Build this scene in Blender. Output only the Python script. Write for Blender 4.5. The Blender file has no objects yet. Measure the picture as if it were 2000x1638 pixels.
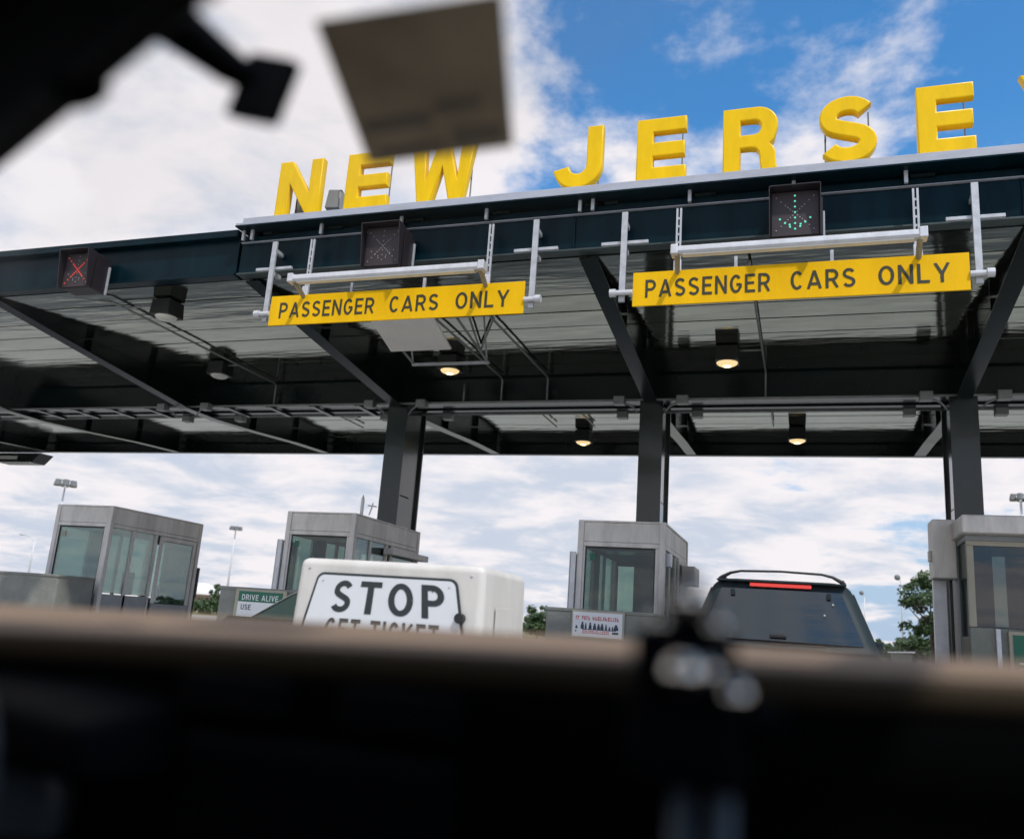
import bpy, bmesh, math, random
from mathutils import Vector, Matrix
random.seed(7)
R = math.radians
S = bpy.context.scene
C = S.collection

# ------------------------------------------------------------------ camera
EYE = 1.05
YAW, PITCH, ROLL, FPX = -0.334761, 0.234328, 0.0725324, 1697.48
fw = Vector((math.sin(YAW)*math.cos(PITCH), math.cos(YAW)*math.cos(PITCH), math.sin(PITCH)))
rt = Vector((math.cos(YAW), -math.sin(YAW), 0)); up = rt.cross(fw)
rt2 = math.cos(ROLL)*rt + math.sin(ROLL)*up
up2 = -math.sin(ROLL)*rt + math.cos(ROLL)*up
cd = bpy.data.cameras.new('camera'); cam = bpy.data.objects.new('camera', cd); C.objects.link(cam)
M = Matrix.Identity(4)
for i in range(3):
    M[i][0], M[i][1], M[i][2] = rt2[i], up2[i], -fw[i]
M[2][3] = EYE
cam.matrix_world = M
cd.sensor_width = 36; cd.lens = 36*FPX/2000; cd.clip_start = 0.02; cd.clip_end = 6000
cd.dof.use_dof = True; cd.dof.focus_distance = 11.5; cd.dof.aperture_fstop = 1.35
S.camera = cam

# ------------------------------------------------------------------ world, sun, exposure
SUN_D = Vector((0.52, -0.46, 1.0)).normalized()          # towards the sun
EL = math.asin(SUN_D.z); AZ = math.atan2(SUN_D.x, SUN_D.y)
W = bpy.data.worlds.new('World'); S.world = W; W.use_nodes = True
wt = W.node_tree; wt.nodes.clear()
def wn(t, **k):
    n = wt.nodes.new(t)
    for a, b in k.items(): setattr(n, a, b)
    return n
def wl(a, b): wt.links.new(a, b)
def wmath(op, a, b=None, c=None, clamp=False):
    n = wn('ShaderNodeMath', operation=op, use_clamp=clamp)
    for i, v in enumerate((a, b, c)):
        if v is None: continue
        if isinstance(v, (int, float)): n.inputs[i].default_value = v
        else: wl(v, n.inputs[i])
    return n.outputs[0]
def wrange(v, a, b, c, d, smooth=True):
    n = wn('ShaderNodeMapRange'); n.interpolation_type = 'SMOOTHSTEP' if smooth else 'LINEAR'
    wl(v, n.inputs[0])
    for i, x in enumerate((a, b, c, d)): n.inputs[i+1].default_value = x
    return n.outputs[0]
def wmix(f, a, b):
    n = wn('ShaderNodeMix', data_type='RGBA')
    if isinstance(f, (int, float)): n.inputs[0].default_value = f
    else: wl(f, n.inputs[0])
    for i, v in ((6, a), (7, b)):
        if isinstance(v, tuple): n.inputs[i].default_value = (*v, 1)
        else: wl(v, n.inputs[i])
    return n.outputs[2]
sky = wn('ShaderNodeTexSky', sky_type='NISHITA', sun_disc=False, sun_elevation=EL, sun_rotation=AZ,
         altitude=300, air_density=1.0, dust_density=0.4, ozone_density=2.5)
tc = wn('ShaderNodeTexCoord'); sp = wn('ShaderNodeSeparateXYZ'); wl(tc.outputs['Generated'], sp.inputs[0])
dx, dy, dz = sp.outputs
zc = wmath('ADD', wmath('MAXIMUM', dz, 0.0), 0.16)
px = wmath('DIVIDE', dx, zc); py = wmath('DIVIDE', dy, zc)
cv = wn('ShaderNodeCombineXYZ'); wl(px, cv.inputs[0]); wl(py, cv.inputs[1]); cv.inputs[2].default_value = 3.7
def cloud(scale, detail, rough, off, dist=0.0):
    ad = wn('ShaderNodeVectorMath', operation='ADD'); wl(cv.outputs[0], ad.inputs[0]); ad.inputs[1].default_value = off
    n = wn('ShaderNodeTexNoise'); n.inputs['Scale'].default_value = scale; n.inputs['Detail'].default_value = detail
    n.inputs['Roughness'].default_value = rough; n.inputs['Distortion'].default_value = dist
    wl(ad.outputs[0], n.inputs['Vector']); return n.outputs['Fac']
SKY_OFF = (8.1, 4.4, 1.5)
n1 = cloud(1.3, 11, 0.59, SKY_OFF, 0.1)
n4 = cloud(3.4, 8, 0.62, (2.7, 9.1, 4.0), 0.5)
n2 = cloud(0.45, 3, 0.5, (5.2, 1.7, 0))
# cloud cover: denser west, thinner east; unseen cloud beyond and behind added to whiten skylight
front = wmath('ADD', wrange(px, -0.50, 0.20, 0.25, -0.10), wmath('MAXIMUM', wrange(px, 0.45, 1.3, 0.0, 0.22), wrange(py, 0.5, -0.2, 0.0, 0.05)))
low = wrange(dz, 0.10, 0.44, 0.15, 0.0)
cov = wmath('ADD', wmath('ADD', wmath('MULTIPLY_ADD', n1, 1.5, -0.25), front), wmath('ADD', wmath('MULTIPLY', wmath('SUBTRACT', n2, 0.5), 0.5), low))
mask = wmath('MAXIMUM', wrange(cov, 0.455, 0.60, 0.0, 1.0), wrange(wmath('ADD', n4, wmath('MULTIPLY', n1, 0.35)), 0.80, 0.93, 0.0, 0.75))
n3 = cloud(2.6, 9, 0.6, (1.1, -0.35, 0.6), 0.3)
shade = wrange(wmath('ADD', n3, wmath('MULTIPLY', wmath('SUBTRACT', cov, 0.6), -0.28)), 0.26, 0.54, 0.0, 1.0)
ccol = wmix(shade, (0.61, 0.67, 0.79), (0.97, 0.92, 0.94))
SKYS = 0.155
sk = wn('ShaderNodeVectorMath', operation='MULTIPLY'); wl(sky.outputs[0], sk.inputs[0]); sk.inputs[1].default_value = (SKYS*.48, SKYS*1.10, SKYS*1.40)
hz = wrange(dz, -0.02, 0.55, 1.0, 0.0)
base = wmix(hz, sk.outputs[0], (0.46, 0.58, 0.76))
col = wmix(wmath('MULTIPLY', mask, 0.97), base, ccol)
bg = wn('ShaderNodeBackground'); wl(col, bg.inputs[0]); bg.inputs[1].default_value = 1.0
W.cycles.sampling_method = 'MANUAL'; W.cycles.sample_map_resolution = 512
wo = wn('ShaderNodeOutputWorld'); wl(bg.outputs[0], wo.inputs[0])

sd = bpy.data.lights.new('sun', 'SUN'); sun = bpy.data.objects.new('sun', sd); C.objects.link(sun)
sd.energy = 3.2; sd.angle = R(2.2); sd.color = (1.0, 0.955, 0.88)
sun.rotation_euler = SUN_D.to_track_quat('Z', 'Y').to_euler(); sun.location = (20, -20, 40)
S.view_settings.view_transform = 'Standard'; S.view_settings.look = 'None'
S.view_settings.exposure = 0.0; S.view_settings.gamma = 1.0
S.render.engine = 'CYCLES'
S.cycles.use_denoising = True; S.cycles.max_bounces = 6; S.cycles.diffuse_bounces = 3; S.cycles.glossy_bounces = 4; S.cycles.transparent_max_bounces = 16
S.cycles.use_adaptive_sampling = True; S.cycles.adaptive_threshold = 0.02
S.cycles.caustics_reflective = False; S.cycles.caustics_refractive = False

# ------------------------------------------------------------------ materials
MATS = {}
def mat(name, col, rough=0.6, metal=0.0, var=0.0, vscale=3.0, bump=0.0, bscale=20.0, col2=None, stretch=(1, 1, 1), spec=0.5, coat=0.0):
    m = bpy.data.materials.new(name); m.use_nodes = True
    nt = m.node_tree; b = nt.nodes['Principled BSDF']
    b.inputs['Base Color'].default_value = (*col, 1); b.inputs['Roughness'].default_value = rough
    b.inputs['Metallic'].default_value = metal; b.inputs['Specular IOR Level'].default_value = spec
    b.inputs['Coat Weight'].default_value = coat
    t = nt.nodes.new('ShaderNodeTexCoord'); mp = nt.nodes.new('ShaderNodeMapping'); mp.inputs['Scale'].default_value = stretch
    nt.links.new(t.outputs['Object'], mp.inputs[0])
    if var or col2:
        n = nt.nodes.new('ShaderNodeTexNoise'); n.inputs['Scale'].default_value = vscale; n.inputs['Detail'].default_value = 7
        n.inputs['Roughness'].default_value = 0.65
        nt.links.new(mp.outputs[0], n.inputs['Vector'])
        rp = nt.nodes.new('ShaderNodeMapRange'); rp.inputs[1].default_value = 0.35; rp.inputs[2].default_value = 0.68
        nt.links.new(n.outputs['Fac'], rp.inputs[0])
        mx = nt.nodes.new('ShaderNodeMix'); mx.data_type = 'RGBA'
        c2 = col2 if col2 else tuple(c*(1-var) for c in col)
        mx.inputs[6].default_value = (*c2, 1); mx.inputs[7].default_value = (*col, 1)
        nt.links.new(rp.outputs[0], mx.inputs[0]); nt.links.new(mx.outputs[2], b.inputs['Base Color'])
    if bump:
        n = nt.nodes.new('ShaderNodeTexNoise'); n.inputs['Scale'].default_value = bscale; n.inputs['Detail'].default_value = 3
        nt.links.new(mp.outputs[0], n.inputs['Vector'])
        bu = nt.nodes.new('ShaderNodeBump'); bu.inputs['Strength'].default_value = bump; bu.inputs['Distance'].default_value = 0.02
        nt.links.new(n.outputs['Fac'], bu.inputs['Height']); nt.links.new(bu.outputs[0], b.inputs['Normal'])
    MATS[name] = m; return m
def emis(name, col, strength, base=(0.8, 0.8, 0.8)):
    m = mat(name, base, 0.4); b = m.node_tree.nodes['Principled BSDF']
    b.inputs['Emission Color'].default_value = (*col, 1); b.inputs['Emission Strength'].default_value = strength
    return m
def glass(name, tint=(0.8, 0.88, 0.86), refl=0.08, rough=0.0, dark=0.0, grazing=0.5):
    """thin pane: mostly see-through, mirror-like towards grazing angles"""
    m = bpy.data.materials.new(name); m.use_nodes = True; nt = m.node_tree; nt.nodes.clear()
    tr = nt.nodes.new('ShaderNodeBsdfTransparent'); tr.inputs[0].default_value = (*tint, 1)
    gl = nt.nodes.new('ShaderNodeBsdfGlossy'); gl.inputs['Roughness'].default_value = rough; gl.inputs[0].default_value = (0.95, 0.97, 1, 1)
    lw = nt.nodes.new('ShaderNodeFresnel'); lw.inputs[0].default_value = 1.5
    ad = nt.nodes.new('ShaderNodeMath'); ad.operation = 'MULTIPLY_ADD'; ad.inputs[1].default_value = grazing; ad.inputs[2].default_value = refl
    ad.use_clamp = True
    mx = nt.nodes.new('ShaderNodeMixShader'); o = nt.nodes.new('ShaderNodeOutputMaterial')
    nt.links.new(lw.outputs[0], ad.inputs[0]); nt.links.new(ad.outputs[0], mx.inputs[0])
    nt.links.new(tr.outputs[0], mx.inputs[1]); nt.links.new(gl.outputs[0], mx.inputs[2]); nt.links.new(mx.outputs[0], o.inputs[0])
    MATS[name] = m; return m

m_asph = mat('concrete_paving', (0.44, 0.43, 0.40), 0.85, var=0.25, vscale=0.35, bump=0.3, bscale=30)
m_grass = mat('dry_grass', (0.20, 0.17, 0.065), 0.95, col2=(0.085, 0.11, 0.03), vscale=0.05, bump=0.6, bscale=6)
m_island = mat('island_concrete', (0.36, 0.35, 0.33), 0.85, var=0.3, vscale=1.4, bump=0.3, bscale=25)
m_kerb = mat('kerb_yellow', (0.55, 0.40, 0.05), 0.7, var=0.35, vscale=4)
m_conc = mat('barrier_concrete', (0.27, 0.275, 0.25), 0.9, var=0.3, vscale=2.2, bump=0.4, bscale=30)
m_fascia = mat('navy_fascia_paint', (0.003, 0.019, 0.028), 0.3, var=0.45, vscale=1.6, stretch=(2.5, 1, 0.35), bump=0.04, bscale=2.0, spec=0.10)
m_beam = mat('dark_steel_paint', (0.009, 0.017, 0.016), 0.24, var=0.35, vscale=1.6, bump=0.05, bscale=3, spec=0.35)
m_col = mat('column_steel_paint', (0.020, 0.031, 0.029), 0.2, var=0.3, vscale=1.4, bump=0.01, bscale=3, spec=0.5, coat=0.2)
m_col.node_tree.nodes['Principled BSDF'].inputs['Coat Roughness'].default_value = 0.06
m_trim = mat('parapet_green_grey', (0.04, 0.062, 0.062), 0.5, var=0.3, vscale=3)
m_alu = mat('aluminium', (0.72, 0.72, 0.75), 0.4, 0.25, var=0.2, vscale=5, bump=0.03, bscale=40)
m_galv = mat('galvanised_steel', (0.56, 0.57, 0.60), 0.5, 0.35, var=0.25, vscale=8)
m_plat = mat('platform_grey_paint', (0.46, 0.48, 0.55), 0.55, var=0.18, vscale=2.5, stretch=(1, 1, 4))
m_cond = mat('conduit_grey', (0.33, 0.34, 0.33), 0.45, 0.3, var=0.3, vscale=4)
m_yel = mat('yellow_letter_plastic', (0.96, 0.595, 0.0), 0.32, var=0.14, vscale=2.2, stretch=(2, 1, .6), spec=0.22)
m_ysign = mat('yellow_sign_face', (0.96, 0.545, 0.002), 0.5, spec=0.15, var=0.17, vscale=1.5, stretch=(1.3, 1, 0.3))
m_black = mat('black_lettering', (0.035, 0.037, 0.018), 0.5)
m_letback = mat('letter_back_grey', (0.20, 0.21, 0.22), 0.6, var=0.2)
m_sig = mat('signal_housing_black', (0.022, 0.017, 0.020), 0.42, var=0.2)
m_sigface = mat('signal_face', (0.035, 0.024, 0.028), 0.55, var=0.2)
m_ledoff = mat('unlit_led', (0.30, 0.27, 0.29), 0.25)
m_ledred = emis('red_led', (1.0, 0.07, 0.04), 0.55, (0.4, 0.03, 0.02))
m_ledgrn = emis('green_led', (0.2, 1.0, 0.7), 0.6, (0.05, 0.4, 0.28))
m_lamp = mat('lamp_housing', (0.022, 0.024, 0.022), 0.5, var=0.2)
m_lampon = emis('lamp_lens_lit', (1.0, 0.70, 0.32), 0.9, (0.8, 0.7, 0.5))
m_lampcore = emis('lamp_tube_lit', (1.0, 0.80, 0.36), 6.0, (0.8, 0.7, 0.5))
m_lampoff = mat('lamp_lens_unlit', (0.72, 0.70, 0.64), 0.25)
m_white = mat('white_paint', (0.86, 0.83, 0.80), 0.5, var=0.10, vscale=2)
m_fibre = mat('white_fibreglass', (0.70, 0.665, 0.62), 0.5, col2=(0.57, 0.54, 0.50), vscale=1.6, stretch=(1.6, 1.6, 0.6), bump=0.08, bscale=8)
m_plate = mat('white_sign_plate', (0.72, 0.73, 0.75), 0.4, var=0.06, vscale=2)
m_ink = mat('dark_green_ink', (0.020, 0.030, 0.033), 0.5)
m_booth = mat('booth_steel', (0.86, 0.81, 0.76), 0.45, 0.0, var=0.34, vscale=3.2, stretch=(1, 1, 0.3), bump=0.03, bscale=10)
m_boothdk = mat('booth_base_panel', (0.34, 0.36, 0.38), 0.45, 0.1, var=0.25, vscale=2)
m_boothin = mat('booth_interior', (0.22, 0.235, 0.22), 0.7, var=0.3)
m_dark = mat('dark_rubber', (0.015, 0.016, 0.017), 0.5)
m_beige = mat('beige_frame', (0.40, 0.37, 0.29), 0.5, var=0.15)
m_stone = mat('booth_wall_panel', (0.235, 0.245, 0.215), 0.8, var=0.2, vscale=3, bump=0.2, bscale=30)
m_green = mat('green_sign_face', (0.012, 0.14, 0.085), 0.5, var=0.12)
m_redink = mat('red_ink', (0.52, 0.05, 0.06), 0.6)
m_bluink = mat('blue_black_ink', (0.04, 0.055, 0.085), 0.6)
m_pane = glass('booth_pane', (0.60, 0.69, 0.66), 0.03, grazing=0.45)
m_wind = glass('windshield_glass', (0.985, 0.99, 0.99), 0.004, grazing=0.10)
m_carglass = mat('car_tinted_glass', (0.008, 0.016, 0.022), 0.04, spec=1.0, bump=0.10, bscale=3, stretch=(0.5, 1, 2.5))
m_carglass.node_tree.nodes['Principled BSDF'].inputs['IOR'].default_value = 1.5
m_sedglass = mat('sedan_green_glass', (0.045, 0.068, 0.06), 0.06, spec=0.8)
m_suv = mat('suv_paint', (0.024, 0.036, 0.042), 0.5, 0.0, coat=0.0, var=0.15, spec=0.12)
m_sedan = mat('sedan_paint', (0.010, 0.016, 0.015), 0.25, 0.0, coat=0.3)
m_tyre = mat('tyre_rubber', (0.02, 0.02, 0.02), 0.85, bump=0.3, bscale=40)
m_rim = mat('wheel_rim', (0.5, 0.51, 0.52), 0.35, 0.8)
m_red = mat('red_lens', (0.62, 0.035, 0.022), 0.2, spec=0.6)
m_amber = mat('amber_lens', (0.6, 0.2, 0.02), 0.2)
m_screw = mat('bright_screw', (0.86, 0.85, 0.80), 0.25, 0.5)
m_chrome = mat('chrome', (0.90, 0.84, 0.74), 0.06, 1.0)
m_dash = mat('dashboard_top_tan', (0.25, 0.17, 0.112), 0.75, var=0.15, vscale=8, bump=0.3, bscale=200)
m_dashe = mat('dashboard_edge_shaded', (0.036, 0.027, 0.016), 0.8, spec=0.1)  # lip of the tan top, its shade put into the colour as dark brown
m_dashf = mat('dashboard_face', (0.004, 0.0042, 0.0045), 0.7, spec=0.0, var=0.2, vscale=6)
m_vinyl = mat('black_vinyl', (0.004, 0.0045, 0.006), 0.6, bump=0.2, bscale=150, spec=0.02)
m_head = mat('headliner', (0.05, 0.05, 0.052), 0.95)
m_wheel = mat('steering_wheel_leather', (0.07, 0.09, 0.11), 0.3)
m_card = mat('card_back', (0.50, 0.44, 0.34), 0.85, var=0.35, vscale=9)
m_cardink = mat('card_print', (0.22, 0.21, 0.18), 0.85)
m_ownpaint = mat('own_car_paint', (0.16, 0.17, 0.18), 0.25, 0.5, coat=0.7)
m_bark = mat('bark', (0.075, 0.055, 0.04), 0.95, bump=0.6, bscale=8)
m_dome = mat('dome_white', (0.78, 0.76, 0.74), 0.6)
m_brick = mat('dome_base_brown', (0.16, 0.10, 0.07), 0.8, var=0.2)
m_polew = mat('pole_galvanised', (0.66, 0.66, 0.68), 0.5, 0.2)
m_leaf = []
for i, c in enumerate(((0.050, 0.095, 0.026), (0.070, 0.125, 0.032), (0.032, 0.068, 0.022))):
    m = mat('leaf_%d' % i, c, 0.55, var=0.3, vscale=0.8)
    b = m.node_tree.nodes['Principled BSDF']; m_leaf.append(m)

# mirror-polished metal ceiling
m_ceil = mat('polished_ceiling_metal', (0.33, 0.35, 0.295), 0.085, 0.95, var=0.40, vscale=1.0, stretch=(0.6, 2.5, 1))
nt = m_ceil.node_tree; b = nt.nodes['Principled BSDF']
t = nt.nodes.new('ShaderNodeTexCoord'); mp = nt.nodes.new('ShaderNodeMapping'); mp.inputs['Scale'].default_value = (0.55, 3.2, 1)
oi = nt.nodes.new('ShaderNodeObjectInfo'); va = nt.nodes.new('ShaderNodeVectorMath'); va.operation = 'ADD'
vs = nt.nodes.new('ShaderNodeVectorMath'); vs.operation = 'SCALE'; vs.inputs[0].default_value = (37, 61, 13)
nt.links.new(oi.outputs['Random'], vs.inputs['Scale'])
nt.links.new(t.outputs['Object'], mp.inputs[0]); nt.links.new(mp.outputs[0], va.inputs[0]); nt.links.new(vs.outputs[0], va.inputs[1])
nz = nt.nodes.new('ShaderNodeTexNoise'); nz.inputs['Scale'].default_value = 1.6; nz.inputs['Detail'].default_value = 2
nt.links.new(va.outputs[0], nz.inputs['Vector'])
bu = nt.nodes.new('ShaderNodeBump'); bu.inputs['Strength'].default_value = 0.55; bu.inputs['Distance'].default_value = 0.012
nt.links.new(nz.outputs['Fac'], bu.inputs['Height']); nt.links.new(bu.outputs[0], b.inputs['Normal'])

# ------------------------------------------------------------------ geometry helpers
WLOC = {}
def wloc(o): return WLOC.get(o.name, Vector((0, 0, 0)))
class MB:
    def __init__(s): s.v = []; s.f = []
    def add(s, vs, fs):
        n = len(s.v); s.v += [tuple(v) for v in vs]; s.f += [tuple(i+n for i in f) for f in fs]; return s
    def box(s, x0, x1, y0, y1, z0, z1):
        return s.hexa([(x0, y0, z0), (x1, y0, z0), (x1, y1, z0), (x0, y1, z0), (x0, y0, z1), (x1, y0, z1), (x1, y1, z1), (x0, y1, z1)])
    def hexa(s, p): return s.add(p, [(0, 3, 2, 1), (4, 5, 6, 7), (0, 1, 5, 4), (1, 2, 6, 5), (2, 3, 7, 6), (3, 0, 4, 7)])
    def obox(s, c, ax, ay, az):
        c = Vector(c); ax = Vector(ax); ay = Vector(ay); az = Vector(az)
        return s.hexa([c+a*ax+b_*ay+d*az for d in (-1, 1) for a, b_ in ((-1, -1), (1, -1), (1, 1), (-1, 1))])
    def tube(s, path, r, seg=8, cap=True, closed=False):
        path = [Vector(p) for p in path]; n = len(path); rs = r if isinstance(r, (list, tuple)) else [r]*n
        base = len(s.v); ref = Vector((0.13, 0.31, 0.94))
        for i, p in enumerate(path):
            if closed: d = path[(i+1) % n]-path[i-1]
            else: d = path[min(i+1, n-1)]-path[max(i-1, 0)]
            d.normalize()
            rr = ref if abs(d.dot(ref)) < 0.97 else Vector((1, 0, 0))
            a = d.cross(rr).normalized(); b_ = d.cross(a)
            for k in range(seg):
                t_ = 2*math.pi*k/seg; s.v.append(tuple(p+(a*math.cos(t_)+b_*math.sin(t_))*rs[i]))
        m = n if closed else n-1
        for i in range(m):
            j = (i+1) % n
            for k in range(seg):
                l = (k+1) % seg
                s.f.append((base+i*seg+k, base+i*seg+l, base+j*seg+l, base+j*seg+k))
        if cap and not closed:
            s.f.append(tuple(base+k for k in range(seg))[::-1]); s.f.append(tuple(base+(n-1)*seg+k for k in range(seg)))
        return s
    def sphere(s, c, r, seg=12, rings=8, sc=(1, 1, 1), top=1.0):
        c = Vector(c); base = len(s.v)
        for i in range(rings+1):
            ph = math.pi*i/rings*top
            for k in range(seg):
                th = 2*math.pi*k/seg
                s.v.append((c.x+r*sc[0]*math.sin(ph)*math.cos(th), c.y+r*sc[1]*math.sin(ph)*math.sin(th), c.z+r*sc[2]*math.cos(ph)))
        for i in range(rings):
            for k in range(seg):
                l = (k+1) % seg
                s.f.append((base+i*seg+k, base+(i+1)*seg+k, base+(i+1)*seg+l, base+i*seg+l))
        return s
    def loft(s, rings, cap=True):
        base = len(s.v); n = len(rings[0])
        for r_ in rings: s.v += [tuple(p) for p in r_]
        for i in range(len(rings)-1):
            for k in range(n):
                l = (k+1) % n
                s.f.append((base+i*n+k, base+i*n+l, base+(i+1)*n+l, base+(i+1)*n+k))
        if cap:
            s.f.append(tuple(base+k for k in range(n))[::-1]); s.f.append(tuple(base+(len(rings)-1)*n+k for k in range(n)))
        return s
    def mesh(s, off=Vector((0, 0, 0))):
        me = bpy.data.meshes.new('m'); me.from_pydata([(v[0]-off[0], v[1]-off[1], v[2]-off[2]) for v in s.v], [], s.f)
        bm = bmesh.new(); bm.from_mesh(me); bmesh.ops.recalc_face_normals(bm, faces=bm.faces); bm.to_mesh(me); bm.free()
        return me
    def build(s, name, m, parent=None, bevel=0, smooth=False, seg=2, base=None):
        if base is None and parent is None and s.v:
            xs = [v[0] for v in s.v]; ys = [v[1] for v in s.v]; zs = [v[2] for v in s.v]
            base = ((min(xs)+max(xs))/2, (min(ys)+max(ys))/2, min(zs))
        off = wloc(parent) if parent else Vector(base)
        me = s.mesh(off); me.name = name; me.materials.append(m)
        o = bpy.data.objects.new(name, me); C.objects.link(o)
        if parent: o.parent = parent
        else: o.location = off
        WLOC[o.name] = Vector(off)
        if smooth:
            for p in me.polygons: p.use_smooth = True
        if bevel:
            md = o.modifiers.new('bevel', 'BEVEL'); md.width = bevel; md.segments = seg; md.limit_method = 'ANGLE'; md.angle_limit = R(35)
        return o
def tag(o, label, cat, group=None, kind=None):
    if label: o['label'] = label
    if cat: o['category'] = cat
    if group: o['group'] = group
    if kind: o['kind'] = kind
    return o
def thing(name, loc, label, cat, group=None):
    o = bpy.data.objects.new(name, None); C.objects.link(o); o.location = loc; o.empty_display_size = 0.2
    WLOC[o.name] = Vector(loc); return tag(o, label, cat, group)
def struct(o): o['kind'] = 'structure'; return o
def dup(root, loc, label=None):
    r = root.copy(); C.objects.link(r); r.location = loc; WLOC[r.name] = Vector(loc)
    if label: r['label'] = label
    for ch in list(root.children):
        c = ch.copy(); C.objects.link(c); c.parent = r
        for g in list(ch.children):
            d = g.copy(); C.objects.link(d); d.parent = c
    return r

def arc(cx, cy, rx, ry, a0, a1, n=14):
    return [(cx+rx*math.cos(R(a0+(a1-a0)*k/n)), cy+ry*math.sin(R(a0+(a1-a0)*k/n))) for k in range(n+1)]
def road_glyph(c, e):
    """centre lines of a road-sign capital: width, strokes; cap height 1, stroke half width e"""
    t = 1-e
    if c == 'P':
        w = .62; return w, [[(e, 0), (e, 1)], [(e, t), (w*.50, t)] + arc(w*.50, (t+.45)/2, w*.50-e, (t-.45)/2, 90, -90, 12) + [(e, .45)]]
    if c == 'R':
        w = .66; return w, [[(e, 0), (e, 1)], [(e, t), (w*.48, t)] + arc(w*.48, (t+.45)/2, w*.48-e, (t-.45)/2, 90, -90, 12) + [(e, .45)], [(w*.50, .47), (w-e*1.1, 0)]]
    if c == 'A':
        w = .76; return w, [[(e*1.05, 0), (w/2, 1-e*.4)], [(w-e*1.05, 0), (w/2, 1-e*.4)], [(w*.24, .27), (w*.76, .27)]]
    if c == 'E':
        w = .56; return w, [[(e, 0), (e, 1)], [(e, t), (w, t)], [(e, .51), (w*.9, .51)], [(e, e), (w, e)]]
    if c == 'N':
        w = .66; return w, [[(e, 0), (e, 1)], [(w-e, 0), (w-e, 1)], [(e, 1-e*.3), (w-e, e*.3)]]
    if c == 'O':
        w = .70; p = arc(w/2, .5, w/2-e, .5-e, 0, 360, 32); return w, [p]
    if c == 'C':
        w = .64; return w, [arc(w/2+.01, .5, w/2-e, .5-e, 42, 318, 26)]
    if c == 'G':
        w = .66; return w, [arc(w/2, .5, w/2-e, .5-e, 42, 352, 28), [(w-e, .46), (w*.55, .46)], [(w-e, .50), (w-e, .28)]]
    if c == 'S':
        w = .62; k = (.5-e)/2; c1 = t-k; c2 = e+k; rx = w/2-e
        p = arc(w/2, c1, rx*.96, k, 25, 240, 18)[:-1] + arc(w/2, c2, rx, k, 60, -155, 18)[1:]
        for _ in range(2): p = [p[0]]+[((p[i-1][0]+2*p[i][0]+p[i+1][0])/4, (p[i-1][1]+2*p[i][1]+p[i+1][1])/4) for i in range(1, len(p)-1)]+[p[-1]]
        return w, [p]
    if c == 'L':
        w = .54; return w, [[(e, 0), (e, 1)], [(e, e), (w, e)]]
    if c == 'Y':
        w = .72; return w, [[(e*1.05, 1), (w/2, .42)], [(w-e*1.05, 1), (w/2, .42)], [(w/2, .45), (w/2, 0)]]
    if c == 'T':
        w = .60; return w, [[(0, t), (w, t)], [(w/2, t), (w/2, 0)]]
    if c == 'I': return 2*e, [[(e, 0), (e, 1)]]
    if c == 'K':
        w = .66; return w, [[(e, 0), (e, 1)], [(e, .36), (w-e*.9, 1)], [(w*.36, .56), (w-e*1.0, 0)]]
    if c == 'U':
        w = .66; return w, [[(e, 1), (e, .33)] + arc(w/2, .33, w/2-e, .33-e, 180, 360, 14) + [(w-e, 1)]]
    if c == 'D':
        w = .66; return w, [[(e, 0), (e, 1)], [(e, t), (w*.45, t)] + arc(w*.45, .5, w*.55-e, .5-e, 90, -90, 14) + [(e, e)]]
    if c == 'V':
        w = .70; return w, [[(e*1.05, 1), (w/2, e*.4)], [(w-e*1.05, 1), (w/2, e*.4)]]
    return .3, []
def text_on(mb, txt, x0, x1, z0, z1, y, weight=.075, warp=None, gap=.17):
    """flat road-sign print facing -Y in the rectangle x0..x1, z0..z1; weight = half stroke"""
    items = []; x = 0
    for c in txt:
        if c == ' ': x += .42; continue
        w, st_ = road_glyph(c, weight); items.append((x, st_)); x += w+gap
    W_ = x-gap; k = 0
    for xo, st_ in items:
        for p in st_:
            n = len(p); vs = []
            for i in range(n):
                a = Vector(p[max(i-1, 0)]); c = Vector(p[min(i+1, n-1)]); d = (c-a).normalized(); nn = Vector((-d.y, d.x))*weight
                if 0 < i < n-1:
                    d1 = (Vector(p[i])-a).normalized(); nn = nn/max(.6, d1.dot(d))
                for q in (Vector(p[i])+nn, Vector(p[i])-nn):
                    P = (x0+(x1-x0)*(xo+q.x)/W_, y-.00025*k, z0+(z1-z0)*min(1, max(0, q.y)))
                    vs.append(warp(P) if warp else P)
            mb.add(vs, [(2*i, 2*i+1, 2*i+3, 2*i+2) for i in range(n-1)]); k = (k+1) % 6

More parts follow.
